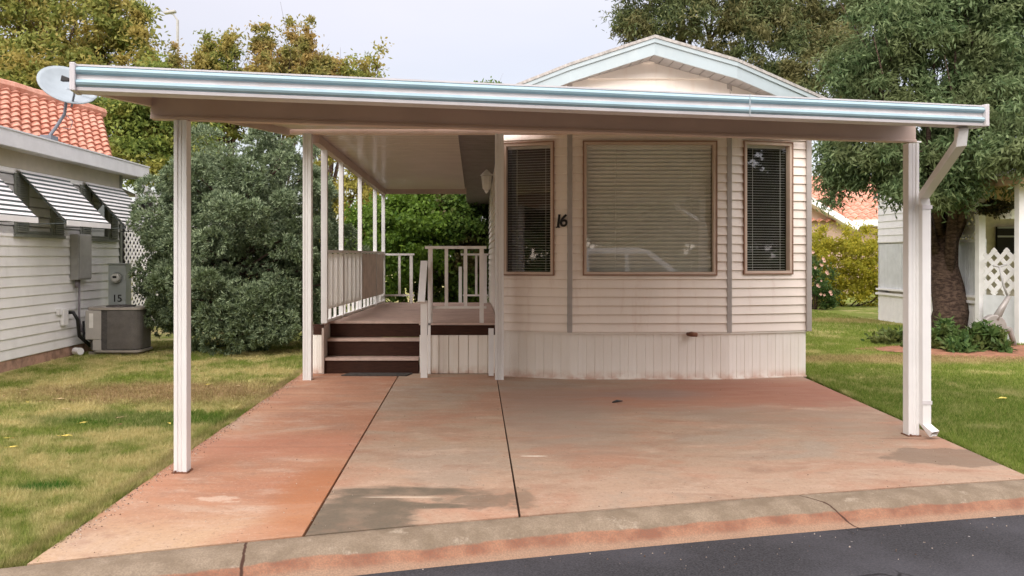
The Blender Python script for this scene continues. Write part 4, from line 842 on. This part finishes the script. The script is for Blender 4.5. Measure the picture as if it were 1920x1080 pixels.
def tree(name, label, cat, base, top, r0, blobs, nclump, nleaf, rc, L, Wd, mat, droop=0., group=None, shell=.5, seed=1, bark=None, out=.0):
    T = thing(name, base, label, cat, group); mb = MB(); rr = random.Random(seed)
    limbs = [q for q in [(b[0]+rr.uniform(-.3, .3)*b[3], b[1]+rr.uniform(-.3, .3)*b[4], b[2]+rr.uniform(-.2, .4)*b[5]) for b in blobs for q in range(2)] if q[2] > top[2]+.3]
    trunk(mb, base, top, r0, r0*(.85 if r0 == .30 else .4), limbs, seed); mb.build('trunk', bark or BARK, T, smooth=True)
    P_, U_, _ = clumpy(blobs, nclump, nleaf, rc, shell); V, F = leafcards(P_, L, Wd, droop, U_*out if out else None); npmesh('crown', V, F, mat, T); return T
def pb(px, py, Y, rpx, rpy, ry=None):
    p = PX(px, py, Y); k = Y/1500; return (p.x, p.y, p.z, rpx*k, ry or (rpx+rpy)/2*k, rpy*k)
YEL = leafmat('autumn_green_leaf', (.11, .155, .032), (.35, .36, .095), (.38, .30, .085), .45)
YEL2 = leafmat('autumn_olive_leaf', (.15, .17, .045), (.40, .36, .115), (.42, .29, .10), .45)
OLV = leafmat('olive_leaf', (.08, .13, .028), (.27, .33, .07), (.36, .34, .08), .45)
ASH = leafmat('ash_leaf', (.05, .095, .032), (.21, .28, .125), (.17, .205, .085), .35)
ASHD = leafmat('dark_ash_leaf', (.045, .075, .025), (.17, .20, .08), (.18, .165, .065), .35)
SPR = leafmat('blue_spruce_needle', (.06, .10, .055), (.36, .44, .26), (.12, .165, .07), .12, .6, 4.5)
GRN = leafmat('bright_green_leaf', (.05, .11, .015), (.16, .26, .03), (.10, .17, .02), .4)
HED = leafmat('yellow_hedge_leaf', (.28, .31, .03), (.70, .60, .08), (.40, .38, .05), .45)
BUSH = leafmat('low_bush_leaf', (.03, .075, .018), (.13, .21, .06), (.14, .15, .04), .3)
# left background trees (20 m away)
tree('autumn_tree', 'large olive and yellow tree behind the orange tiled roof at far left', 'tree', (-12.5, 22, 0), (-12, 22, 6), .28,
     [pb(-60, 60, 22, 150, 120), pb(60, 150, 21, 110, 100), pb(130, 40, 22, 90, 90), pb(215, 110, 21.5, 75, 75), pb(60, -20, 23, 120, 80), pb(225, 30, 22, 50, 55), pb(20, 210, 23, 120, 90)], 420, 60000, .42, .15, .07, YEL, .2, seed=3)
tree('autumn_tree', 'olive green tree filling the gap between the left home and the spruce', 'tree', (-9.5, 20, 0), (-9.2, 20, 5), .22,
     [pb(225, 235, 19.5, 75, 70), pb(290, 200, 20, 75, 75), pb(260, 300, 19, 75, 50), pb(340, 260, 20, 60, 80)], 240, 36000, .36, .13, .065, OLV, .2, seed=4)
mats = [YEL2, YEL, YEL2, YEL2, YEL]
spec = [(320, 150, 70, 'tree with thin upright twigs left of the distant street lamp'), (425, 110, 78, 'yellowing tree right of the street lamp behind the carport'), (520, 95, 72, 'tallest yellow brown tree above the middle of the carport roof'), (610, 125, 66, 'russet tree with spiky top above the carport roof'), (680, 135, 50, 'rightmost sparse tree above the carport roof by the open sky')]
for i, (px, py, rw, lab) in enumerate(spec):
    Y = 25; bl = [pb(px, 200, Y, rw*.85, 75, 1.1), pb(px-20, 150, Y, rw*.6, 50, 1.0)]; rr = random.Random(i+20)
    for q in range(9): bl.append(pb(px+rr.uniform(-rw*.85, rw*.85), py-4+rr.uniform(-24, 45), Y+rr.uniform(-.6, .6), 9, rr.uniform(34, 56), .2))
    b = PX(px, 480, Y); tree('autumn_tree', lab, 'tree', (b.x, Y, 0), (b.x, Y, 4.6), .13, bl, 190 if i < 4 else 90, 20000 if i < 4 else 6500, .26, .14, .065, mats[i], .1, group=None, shell=.2, seed=30+i)
tree('autumn_tree', 'small green tree top peeping over the carport roof beside the gable', 'tree', (.1, 24, 0), (.1, 24, 4.5), .1, [pb(912, 185, 24, 36, 34), pb(890, 190, 24, 25, 25)], 60, 6000, .2, .12, .06, GRN, .1, seed=50)
tree('autumn_tree', 'pale yellow tree seen between the porch posts beyond the railing', 'tree', (-4.2, 22, 0), (-4.2, 22, 3.2), .13, [pb(610, 330, 22, 60, 70), pb(660, 390, 22, 60, 80), pb(690, 300, 22.5, 60, 60), pb(620, 440, 22, 60, 60)], 130, 12000, .26, .13, .06, leafmat('pale_yellow_leaf', (.20, .20, .04), (.45, .38, .09), (.35, .33, .07), .4), .1, seed=51, shell=.2)
# right: ash trees
tree('ash_tree', 'darker ash tree rising behind the gable roof', 'tree', (5.6, 22, 0), (5.8, 22, 8.2), .26,
     [pb(1225, 20, 21, 75, 75), pb(1330, 30, 21, 110, 75), pb(1430, 80, 21, 100, 100), pb(1530, 150, 20.5, 100, 110), pb(1480, 0, 22, 130, 90), pb(1600, 40, 22, 110, 100), pb(1350, -60, 22, 150, 80), pb(1600, 215, 20, 70, 70), pb(1170, 15, 21, 30, 50), pb(1200, 60, 21, 35, 50)], 480, 100000, .36, .15, .040, ASHD, .6, seed=6, shell=.35)
tree('ash_tree', 'big green ash tree with thick dark trunk at right', 'tree', (9.25, 15.6, 0), (9.35, 15.75, 3.4), .30,
     [pb(1660, 70, 14.5, 90, 80), pb(1780, 90, 14.5, 110, 90), pb(1900, 60, 15, 120, 110), pb(1640, 180, 14.5, 85, 70), pb(1750, 210, 14.2, 100, 75), pb(1870, 220, 14.2, 95, 95), pb(1640, 300, 14.8, 80, 55), pb(1760, 310, 14.3, 90, 55), pb(1570, 310, 15.3, 48, 48), pb(1570, 350, 15.5, 30, 28), pb(1880, 320, 14.5, 70, 40), pb(1960, 180, 14.5, 90, 120), pb(1740, -40, 15, 170, 90), pb(1600, 120, 15, 50, 50), pb(1830, -30, 15, 130, 80), pb(1700, 355, 15, 45, 25), pb(1790, 360, 14.2, 50, 28), pb(1730, 350, 14.0, 50, 28), pb(1880, 290, 13.0, 60, 40), pb(1915, 250, 13, 50, 60)], 560, 150000, .29, .135, .034, ASH, .7, seed=7, shell=.4)
# spruce
SP = thing('blue_spruce', (-3.75, 12.9, 0), 'dense rounded blue green spruce beside the porch', 'spruce')
def spruce():
    blobs = [pb(450, 540, 12.9, 165, 105, 1.25), pb(445, 400, 13.0, 160, 110, 1.2), pb(470, 325, 13.1, 125, 85, .95), pb(368, 500, 12.7, 70, 105, .7), pb(385, 350, 13, 55, 75, .6), pb(540, 470, 13.2, 110, 130, 1.0), pb(325, 432, 12.9, 36, 26, .4), pb(440, 590, 12.4, 135, 62, .7), pb(590, 500, 13.6, 80, 120, .8), pb(352, 570, 12.8, 50, 60, .5)]
    B = np.array(blobs); B[:, 2] = np.maximum(B[:, 2], .35)
    nb = 270; k = RNG.choice(len(B), nb, p=(B[:, 3]*B[:, 5])/(B[:, 3]*B[:, 5]).sum()); u = unit(nb); C_ = B[k, :3]+u*B[k, 3:6]*RNG.uniform(.78, 1.12, (nb, 1)); C_[:, 2] = np.maximum(C_[:, 2], .18); C_[:, 0] = np.maximum(C_[:, 0], -5.05+RNG.uniform(-.1, .3, nb))
    br = RNG.uniform(.11, .36, nb); nt_ = 30000; j = RNG.integers(0, nb, nt_); uu = unit(nt_)
    out = uu+u[j]*.5; out[:, 2] += .25; out /= np.linalg.norm(out, axis=1, keepdims=True); T_ = C_[j]+out*br[j][:, None]*RNG.uniform(.72, 1.05, (nt_, 1))*np.array([1, 1, .75]); T_[:, 2] = np.maximum(T_[:, 2], .04)
    # each tuft: needle fan
    
    ni = 8000; k2 = RNG.choice(len(B), ni, p=(B[:, 3]*B[:, 5])/(B[:, 3]*B[:, 5]).sum()); ui = unit(ni); Ti = B[k2, :3]+ui*B[k2, 3:6]*RNG.uniform(.3, .8, (ni, 1)); Ti[:, 2] = np.maximum(Ti[:, 2], .04)
    T_ = np.concatenate([T_, Ti]); out = np.concatenate([out, ui]); nt_ += ni
    K = 9; P_ = np.repeat(T_, K, 0)+RNG.normal(0, .006, (nt_*K, 3)); O_ = np.repeat(out, K, 0)*1.1
    return leafcards(P_, .068, .017, -.15, O_), C_
(V, F), Cc = spruce(); npmesh('foliage', V, F, SPR, SP)
mb = MB(); mb.tube([(-3.75, 12.9, 0), (-3.75, 12.9, 2.9)], [.14, .03], 8)
for c in Cc[::3]: mb.tube([(-3.75, 12.9, max(.1, c[2]*.75)), tuple(c)], [.03, .006], 4)
mb.build('trunk', BARK, SP)
def bush(name, label, cat, blobs, nclump, nleaf, rc, L, Wd, mat, base, droop=0., shell=.6, group=None, stems=8):
    T = thing(name, base, label, cat, group); P_, U_, C_ = clumpy(blobs, nclump, nleaf, rc, shell); P_[:, 2] = np.maximum(P_[:, 2], .02); V, F = leafcards(P_, L, Wd, droop); npmesh('foliage', V, F, mat, T)
    mb = MB(); idx = RNG.choice(len(C_), min(stems, len(C_)), replace=False)
    for i in idx: c = C_[i]; mb.tube([(base[0]+(c[0]-base[0])*.3, base[1]+(c[1]-base[1])*.3, 0), tuple(c)], [.02, .005], 5)
    mb.build('stem', BARK, T); return T
bush('vine_shrub', 'bright green leafy shrub behind the back railing of the porch', 'shrub', [pb(760, 470, 16.5, 80, 100, 1), pb(700, 520, 16.5, 60, 80, .8), pb(790, 390, 17, 70, 60, .8), pb(730, 400, 17.2, 45, 50, .6), pb(690, 440, 18, 60, 60, .6), pb(760, 420, 18, 80, 80, .6)], 300, 42000, .24, .10, .055, GRN, (-1.3, 16.8, 0), shell=.2)
bush('vine_shrub', 'darker tall vine covered shrub right of the bright green one behind the porch', 'shrub', [pb(870, 440, 17, 70, 100, 1), pb(860, 540, 17, 80, 70, .8), pb(830, 380, 17.4, 60, 55, .7), pb(930, 470, 17.5, 50, 120, .8)], 300, 42000, .24, .10, .055, leafmat('dark_green_leaf', (.03, .07, .012), (.13, .21, .035), (.10, .07, .03), .3), (0, 17, 0), shell=.2)
bush('hedge', 'yellow green hedge at the back of the right lawn', 'hedge', [pb(px, 505, 24, 42, 70, .9) for px in range(1340, 1680, 26)]+[pb(px, 450, 24, 30, 26, .6) for px in (1530, 1575, 1620, 1660)], 480, 56000, .24, .09, .05, HED, (11.2, 24, 0), shell=.5)
RB = bush('rose_bush', 'pink flowered rose bush in front of the hedge beside the home', 'rose bush', [pb(1530, 520, 22.5, 30, 45, .5), pb(1515, 545, 22.5, 30, 30, .5), pb(1545, 555, 22.4, 26, 24, .4)], 50, 6000, .16, .08, .045, BUSH, (9.6, 22.5, 0))
PINK = simple('pink_petal', (.78, .50, .42), .6, .15); rr = random.Random(3)
for k in range(22):
    c = PX(rr.uniform(1508, 1560), rr.uniform(470, 560), 22.0); r = rr.uniform(.03, .05)
    mb = MB(); [mb.poly([c, c+Vector((math.cos(a)*r, -.02, math.sin(a)*r)), c+Vector((math.cos(a+.9)*r, -.03, math.sin(a+.9)*r))]) for a in [q*1.05 for q in range(6)]]; mb.build('flower', PINK, RB)
for i, (px, py, Y, rx, ry_, nl, lab) in enumerate([(1662, 640, 13.6, 26, 12, 700, 'low dark green plant left of the right carport post at the lawn edge'), (1760, 636, 13.0, 24, 24, 1500, 'loose leafy green plant at the foot of the ash trunk'), (1792, 652, 12.6, 26, 12, 800, 'lowest sprawling green plant between the trunk and the exercise bike'), (1855, 640, 12.7, 28, 26, 1700, 'taller leafy green plant in front of the exercise bike'), (1722, 655, 13.2, 24, 13, 900, 'low green plant close behind the right carport post')]):
    b = PX(px, 480, Y); bush('ground_plant', lab, 'plant', [pb(px, py, Y, rx, ry_, .3), pb(px+14, py-8, Y+.1, rx*.5, ry_*1.1, .2)], 14, nl, .13, .13, .055, BUSH, (b.x, Y, 0), stems=5, shell=.3)

# ------------------------------------------------------------------ distant street lamp
L_ = thing('street_lamp', (-16.5, 45, 0), 'distant street lamp rising above the trees at left', 'street lamp')
p = PX(333, 38, 45); mb = MB(); mb.tube([(p.x, 45, 0), (p.x, 45, p.z)], [.12, .075], 8); mb.tube([p, p+Vector((-.25, 0, .35)), p+Vector((-.5, 0, .4))], .05, 6); mb.build('pole', METGREY, L_)
mb = MB(); mb.bar(p+Vector((-.75, 0, .4)), p+Vector((-.1, 0, .5)), .3, .14); mb.build('lamp_head', METGREY, L_, bevel=.04)

# ------------------------------------------------------------------ house beyond the hedge
FH = thing('distant_house', (14, 33, 0), 'pink stucco house with orange tiled roof beyond the hedge', 'house')
YH = 32
a = PX(1500, 370, YH); b = PX(1592, 425, YH)
mb = MB(); mb.prism([(a.x-6, YH, 0), (b.x, YH, 0), (b.x, YH, b.z-.1), (a.x, YH, a.z-.1), (a.x-3, YH, a.z-1.9)], (0, 1.0, 0)); mb.build('wall', STUCCO, FH)
mb = MB(); mb.bar(a+Vector((0, -.25, 0)), b+Vector((.15, -.25, -.1)), .5, .22); e = PX(1590, 417, YH); g = PX(1700, 416, YH); mb.bar(e+Vector((.1, -.3, -.02)), g+Vector((0, -.3, 0)), .1, .2); mb.build('fascia', AWN, FH)
A_ = PX(1490, 318, YH+4); al_ = Vector((6.5, 0, 0)); low = PX(1500, 412, YH-.2)
tileroof('tile_roof', Vector((a.x-2.2, YH+4, 4.95)), Vector((9.5, 0, 0)), Vector((0, -4.2, -2.15)), 30, 12, FH, amp=.10)
mb = MB(); mb.box(b.x, b.x+6, YH+.3, YH+5, 0, 2.7); mb.build('wall', STUCCO, FH)

# ------------------------------------------------------------------ RIGHT NEIGHBOUR porch
NR = thing('neighbour_porch_home', (10.5, 15, 0), 'white home at right with lattice screened porch behind the ash trunk', 'house')
XN = 9.55
mb = MB(); siding(mb, (XN, 18.8), (XN, 16.4), 1.8, 3.2, .16, nrm=(-1, 0, 0)); siding(mb, (XN+.0, 16.4), (XN, 15.2), 1.9, 2.1, .16, nrm=(-1, 0, 0))
siding(mb, (XN, 18.8), (14, 18.8), .0, 3.2, .16, nrm=(0, 1, 0)); mb.build('wall', AWN, NR)
def grv_y(mb, y0, y1, z0, z1, x, wd): grooved(mb, (x, y1), (x, y0), z0, z1, wd, .012)
PAN = simple('grey_white_panel', (.68, .71, .73), .45, .06); 
mb = MB(); grv_y(mb, 14.9, 18.8, .72, 1.78, XN+.02, .12); mb.build('screen_panel', PAN, NR)
mb = MB(); grv_y(mb, 14.9, 18.8, .0, .60, XN, .11); grv_y(mb, 13.0, 14.8, .0, .62, XN-.1, .2); mb.build('skirting', AWN, NR)
for b_ in ((XN-.05, XN+.03, 14.9, 18.85, .60, .65), (XN-.04, XN+.03, 14.9, 18.85, .71, .75), (XN-.03, XN+.03, 14.9, 16.4, 1.76, 1.82)): mb = MB(); mb.box(*b_); mb.build('rail', AWN, NR)
mb = MB(); mb.box(XN-.045, XN+.035, 16.3, 16.4, .0, 2.73); mb.build('post', AWN, NR)
mb = MB(); lattice(mb, (XN, 16.3), (XN, 14.9), 1.84, 2.9, .13, .06); mb.build('lattice', AWN, NR)
for (px, y) in ((1838, 14.8), (1913, 13.65)):
    x = X_(px, y); mb = MB(); mb.box(x-.06, x+.06, y-.06, y+.06, 0, 2.735); mb.build('post', AWN, NR)
# inside of the porch: back wall facing the camera
yb_ = 18.5
mb = MB(); siding(mb, (XN+.1, yb_), (15.5, yb_), .0, 2.74, .14); mb.build('inner_wall', simple('cream_inner_siding', (.62, .56, .46), .6), NR)
a = PX(1870, 425, 18.4); b = PX(1935, 478, 18.4); mb = MB(); mb.box(a.x, b.x, 18.40, 18.46, b.z, a.z); mb.build('window', DARK, NR)
mb = MB(); mb.bar((a.x, 18.39, a.z-.02), (b.x, 18.39, a.z-.02), .02, .04); mb.bar((a.x, 18.39, 1.95), (b.x, 18.39, 1.95), .02, .04); mb.build('window_frame', METGREY, NR)
mb = MB(); lattice(mb, (X_(1845, 14.5), 14.5), (X_(1906, 13.9), 13.9), .82, 1.62, .17, .075, .012); mb.build('lattice', AWN, NR)
mb = MB(); mb.bar((X_(1845, 14.5), 14.5, .4), (X_(1906, 13.9), 13.9, .4), .03, .8); mb.build('lower_panel', PAN, NR)
BRN = simple('tan_roof_slat', (.42, .28, .16), .7, .2)
mb = MB()
for k in range(22): y = 13.2+k*.24; mb.box(9.1 if y < 15.4 else 9.62, 15, y, y+.17, 2.74, 2.78)
mb.box(9.05, 9.1, 13.2, 15.5, 2.70, 2.86); mb.build('porch_roof', BRN, NR)
mb = MB(); mb.box(9.0, 15, 13.15, 15.5, 2.87, 2.93); mb.box(9.62, 15, 15.502, 19.2, 2.87, 2.93); mb.build('roof', METGREY, NR)
hp = thing('hanging_planter', tuple(PX(1885, 400, 14.4)), 'white planter with dark plants hanging under the right porch roof', 'planter')
c = PX(1888, 400, 14.4); mb = MB(); mb.tube([c+Vector((0, 0, -.10)), c+Vector((0, 0, .07))], [.12, .17], 12); mb.build('pot', AWN, hp); mb = MB(); [mb.bar(c+Vector((s_*.16, 0, .07)), Vector((c.x, c.y, 2.8)), .006, .006) for s_ in (-1, 1)]; mb.build('hanger', METGREY, hp)
P_, U_, _ = clumpy([(c.x-.15, c.y, c.z+.12, .4, .2, .12)], 20, 900, .1, .3); V, F = leafcards(P_, .09, .04, .4); npmesh('foliage', V, F, leafmat('planter_leaf', (.03, .04, .02), (.10, .08, .04)), hp)
# exercise bike
EB = thing('exercise_bike', tuple(PX(1870, 650, 13.4)), 'grey upright exercise bike standing by the right porch', 'exercise bike')
q = lambda px, py, Y=13.4: PX(px, py, Y)
mb = MB(); c = q(1862, 612); mb.tube([c+Vector((0, -.06, 0)), c+Vector((0, .06, 0))], .20, 22); mb.build('flywheel', SIL, EB, bevel=.02)
mb = MB(); mb.tube([q(1866, 600), q(1880, 575), q(1892, 555)], [.07, .05, .035], 8); mb.tube([q(1866, 610), q(1893, 618), q(1905, 655)], [.05, .05, .03], 8); mb.tube([q(1857, 618), q(1840, 652)], .03, 8); mb.build('frame', SIL, EB, smooth=True)
mb = MB(); mb.tube([q(1890, 557), q(1882, 536), q(1874, 500)], .018, 8); mb.tube([q(1862, 498), q(1874, 500), q(1888, 496)], .016, 8); mb.build('handlebar', METGREY, EB, smooth=True)
for px in (1840, 1900): mb = MB(); mb.tube([q(px, 655)+Vector((0, -.2, 0)), q(px, 655)+Vector((0, .2, 0))], .03, 8); mb.build('foot', BLACK, EB)
mb = MB(); c = q(1868, 622); mb.tube([c+Vector((0, -.12, 0)), c+Vector((0, -.09, 0))], .05, 12); mb.bar(c+Vector((0, -.11, 0)), c+Vector((-.1, -.12, -.12)), .02, .02); mb.build('pedal', BLACK, EB)
# teal hose
HO = MB()
for k in range(3): c = Vector((XN-.10, 17.0, 1.0+.03*k)); HO.tube([c+Vector((-.01*k, math.cos(a)*.12, math.sin(a)*(.30+.02*k))) for a in [2*math.pi*i/20 for i in range(21)]], .018, 6)
HO.tube([(XN-.1, 17.0, .7), (XN-.15, 16.8, .4), (XN-.1, 17.0, .2), (XN-.2, 16.9, .03)], .012, 6)
tag(HO.build('garden_hose', TEAL, smooth=True), 'teal hose looped on the white wall left of the ash trunk', 'hose')

# ------------------------------------------------------------------ fallen leaves, twig
def leafobj(name, x, y, z, s_, rot, mat, label, grp=None):
    mb = MB(); pts = [(-1, 0, 0), (-.5, .32, .10), (.1, .42, .14), (.6, .28, .10), (1.05, 0, 0), (.6, -.25, .12), (.1, -.40, .04), (-.5, -.30, .08)]
    c, s2 = math.cos(rot), math.sin(rot); P_ = [(x+(a*c-b*s2)*s_, y+(a*s2+b*c)*s_, z+h*s_) for a, b, h in pts]; mid = [(x-.5*s_*c, y-.5*s_*s2, z), (x+.1*s_*c, y+.1*s_*s2, z), (x+.6*s_*c, y+.6*s_*s2, z)]
    for f in ((P_[0], P_[1], mid[0]), (P_[1], P_[2], mid[1], mid[0]), (P_[2], P_[3], mid[2], mid[1]), (P_[3], P_[4], mid[2]), (P_[0], mid[0], P_[7]), (mid[0], mid[1], P_[6], P_[7]), (mid[1], mid[2], P_[5], P_[6]), (mid[2], P_[4], P_[5])): mb.poly(f)
    mb.tube([(x-1.5*s_*c, y-1.5*s_*s2, z+.004), (x-s_*c, y-s_*s2, z+.002)], .0015, 4)
    return tag(mb.build(name, mat), label, 'leaf', grp)
LY = simple('yellow_leaf', (.62, .50, .10), .6, .2, 40); LB = simple('brown_leaf', (.20, .10, .05), .8, .3, 40); LT = simple('tan_leaf', (.50, .37, .20), .7, .2, 40)
gp_ = lambda px, py: ((px-885)*(1.5*1500/(py-480))/1500, 1.5*1500/(py-480))
x, y = gp_(1881, 752); leafobj('fallen_leaf', x, y, .03, .065, .3, LY, 'large yellow leaf alone on the right lawn')
x, y = gp_(124, 824); leafobj('fallen_leaf', x, y, .03, .05, .1, LY, 'yellow leaf on the left lawn, largest left of the carport post')
rr = random.Random(12); LV = []
for k in range(24):
    px, py = (rr.uniform(5, 325), rr.uniform(680, 860)) if k < 17 else (rr.uniform(360, 540), rr.uniform(670, 730)); x, y = gp_(px, py); LV.append((y, x, k % 3, rr.uniform(.028, .05), rr.uniform(0, 6)))
ORD = ['nearest the kerb', 'second from the kerb', 'third from the kerb', 'fourth from the kerb', 'fifth from the kerb', 'sixth from the kerb', 'seventh from the kerb', 'farthest from the kerb']
for kind in range(3):
    for q, (y, x, _, s_, a) in enumerate(sorted(l for l in LV if l[2] == kind)):
        leafobj('fallen_leaf', x, y, .028, s_, a, [LY, LB, LT][kind], 'small '+['yellow', 'brown curled', 'tan dry'][kind]+' leaf on the left lawn, '+ORD[q]+' of its colour', 'fallen leaves on the left lawn')
x, y = gp_(1157, 761); mb = MB(); mb.tube([(x-.05, y-.02, .04), (x, y, .05), (x+.06, y+.03, .045)], [.006, .014, .004], 6); tag(mb.build('twig', BLACK), 'small dark twig on the pinkish driveway slab', 'twig')

# ------------------------------------------------------------------ across the street (seen mirrored in the windows)
SV = thing('parked_car', (4.3, -2.9, -.08), 'white sport utility car parked across the road, mirrored in the wide window', 'car')
def car(cx, cy, z0):
    n = Vector
    side = [(-2.35, .35), (-2.38, .8), (-2.25, 1.02), (-1.9, 1.08), (1.2, 1.10), (2.2, .98), (2.36, .72), (2.36, .38), (1.95, .28), (-2.0, .28)]
    mb = MB(); mb.prism([(cx+a, cy-.92, z0+b) for a, b in side], (0, 1.84, 0)); mb.build('body', CARW, SV, bevel=.06)
    cab = [(-2.2, 1.06), (-1.95, 1.68), (-1.6, 1.78), (.1, 1.80), (.45, 1.72), (1.25, 1.09)]
    mb = MB(); b = len(mb.v); P1 = [(cx+a, cy-.9+(h-1.06)*.25, z0+h) for a, h in cab]; P2 = [(cx+a, cy+.9-(h-1.06)*.25, z0+h) for a, h in cab]; k = len(cab)
    mb.v += P1+P2; mb.f.append(tuple(range(k))); mb.f.append(tuple(range(2*k-1, k-1, -1))); mb.mi += [0, 0]
    for i in range(k): j_ = (i+1) % k; mb.f.append((i, i+k, j_+k, j_)); mb.mi.append(0)
    mb.build('cabin', CARW, SV, bevel=.04)
    for s_ in (-1, 1):
        for (a, b_, c_, d_) in ((-2.0, -1.3, -1.8, -1.3), (-1.2, -.25, -1.2, -.25), (-.15, .95, -.15, .32)):
            f = lambda x, h: (cx+x, cy+s_*(.905-(h-1.06)*.25), z0+h); g = MB(); g.poly([f(a, 1.14), f(b_, 1.14), f(d_, 1.64), f(c_, 1.64)]); g.build('side_window', CARG, SV)
    for wx in (-1.45, 1.5):
        for s_ in (-1, 1): g = MB(); g.tube([(cx+wx, cy+s_*.72, z0+.36), (cx+wx, cy+s_*.935, z0+.36)], .36, 24); wh = g.build('wheel', TYRE, SV); g = MB(); g.tube([(cx+wx, cy+s_*.936, z0+.36), (cx+wx, cy+s_*.945, z0+.36)], .22, 16); g.build('rim', METGREY, wh)
    for s_ in (-1, 1): g = MB(); g.box(cx+2.30, cx+2.385, cy+s_*.7-.15, cy+s_*.7+.15, z0+.72, z0+.88); g.build('headlight', AWN, SV)
car(4.3, -2.9, -.08)
bush('hedge', 'long dark hedge across the street, mirrored in the windows', 'hedge', [(x, -9.5, .9, 1.1, .9, 1.2) for x in range(-16, 30, 1)], 500, 26000, .45, .32, .2, BUSH, (4, -9.5, 0), shell=.6)
for i, (x, lab) in enumerate(((-9, 'dark tree across the street, mirrored at the far left'), (-1.5, 'dark tree across the street, mirrored in the left narrow window'), (6, 'dark tree across the street, mirrored in the wide window'), (14, 'dark tree across the street, mirrored in the right narrow window'), (21, 'dark tree across the street, right of the one mirrored in the right window'), (28, 'dark tree across the street, farthest to the right'), (-16, 'dark tree across the street, farthest to the left'))):
    tree('shade_tree', lab, 'tree', (x, -13, 0), (x, -13, 4), .25, [(x, -13, 6.5, 4.3, 2.5, 5), (x+2.5, -12.5, 3.6, 2.6, 2, 2.2), (x-2.5, -13, 4, 2.6, 2, 2.4)], 260, 16000, .8, .45, .28, ASHD, .3, seed=70+i)

# grit and litter on the road, kerb and slab
def grit(n, fx, s0, s1):
    x, y, z = fx(n); n = len(x); sz = RNG.uniform(s0, s1, n)*RNG.uniform(.5, 1, n); T = np.array([(0, 0, .7), (1, 0, -.3), (-.5, .8, -.3), (-.5, -.8, -.3)]); V = np.stack([x, y, z], 1)[:, None, :]+T[None]*sz[:, None, None]*RNG.uniform(.6, 1.3, (n, 4, 1))
    F = (np.arange(n)[:, None, None]*4+np.array([(0, 1, 2), (0, 2, 3), (0, 3, 1), (1, 3, 2)])[None]).reshape(-1, 3); return V.reshape(-1, 3), F
ykv = np.vectorize(yk)
def on_road(n): x = RNG.uniform(-3, 5, n); y = ykv(x)-.34-RNG.exponential(.35, n); return x, y, np.full(n, -.078)
def on_slab(n): x = RNG.uniform(-2.1, 3.7, n); y = ykv(x)+.02+RNG.uniform(0, 1, n)**1.6*5; return x, y, np.full(n, .034)
def at_edge(n): y = RNG.uniform(4.0, 9.6, n); return -2.12+np.abs(RNG.normal(0, .05, n)), y, np.full(n, .034)
def at_joint(n): y = RNG.uniform(4.3, 9.6, n); return -.885+RNG.normal(0, .03, n), y, np.full(n, .034)
gt = NT('grit'); gi = gt.n('ShaderNodeNewGeometry').outputs['Random Per Island']; gt.bsdf(gt.mix(gt.ss(gi, .2, .95), (.10, .065, .045), (.55, .48, .40)), .9, .2)
parts = [grit(260, on_road, .003, .009), grit(700, on_slab, .002, .006), grit(900, at_edge, .003, .009), grit(300, at_joint, .002, .006)]
off = 0; VV = []; FF = []
for v_, f_ in parts: VV.append(v_); FF.append(f_+off); off += len(v_)
tag(npmesh('grit', np.concatenate(VV), np.concatenate(FF), gt.m), 'fine pale and brown grit scattered over the road and driveway', 'grit', kind='stuff')
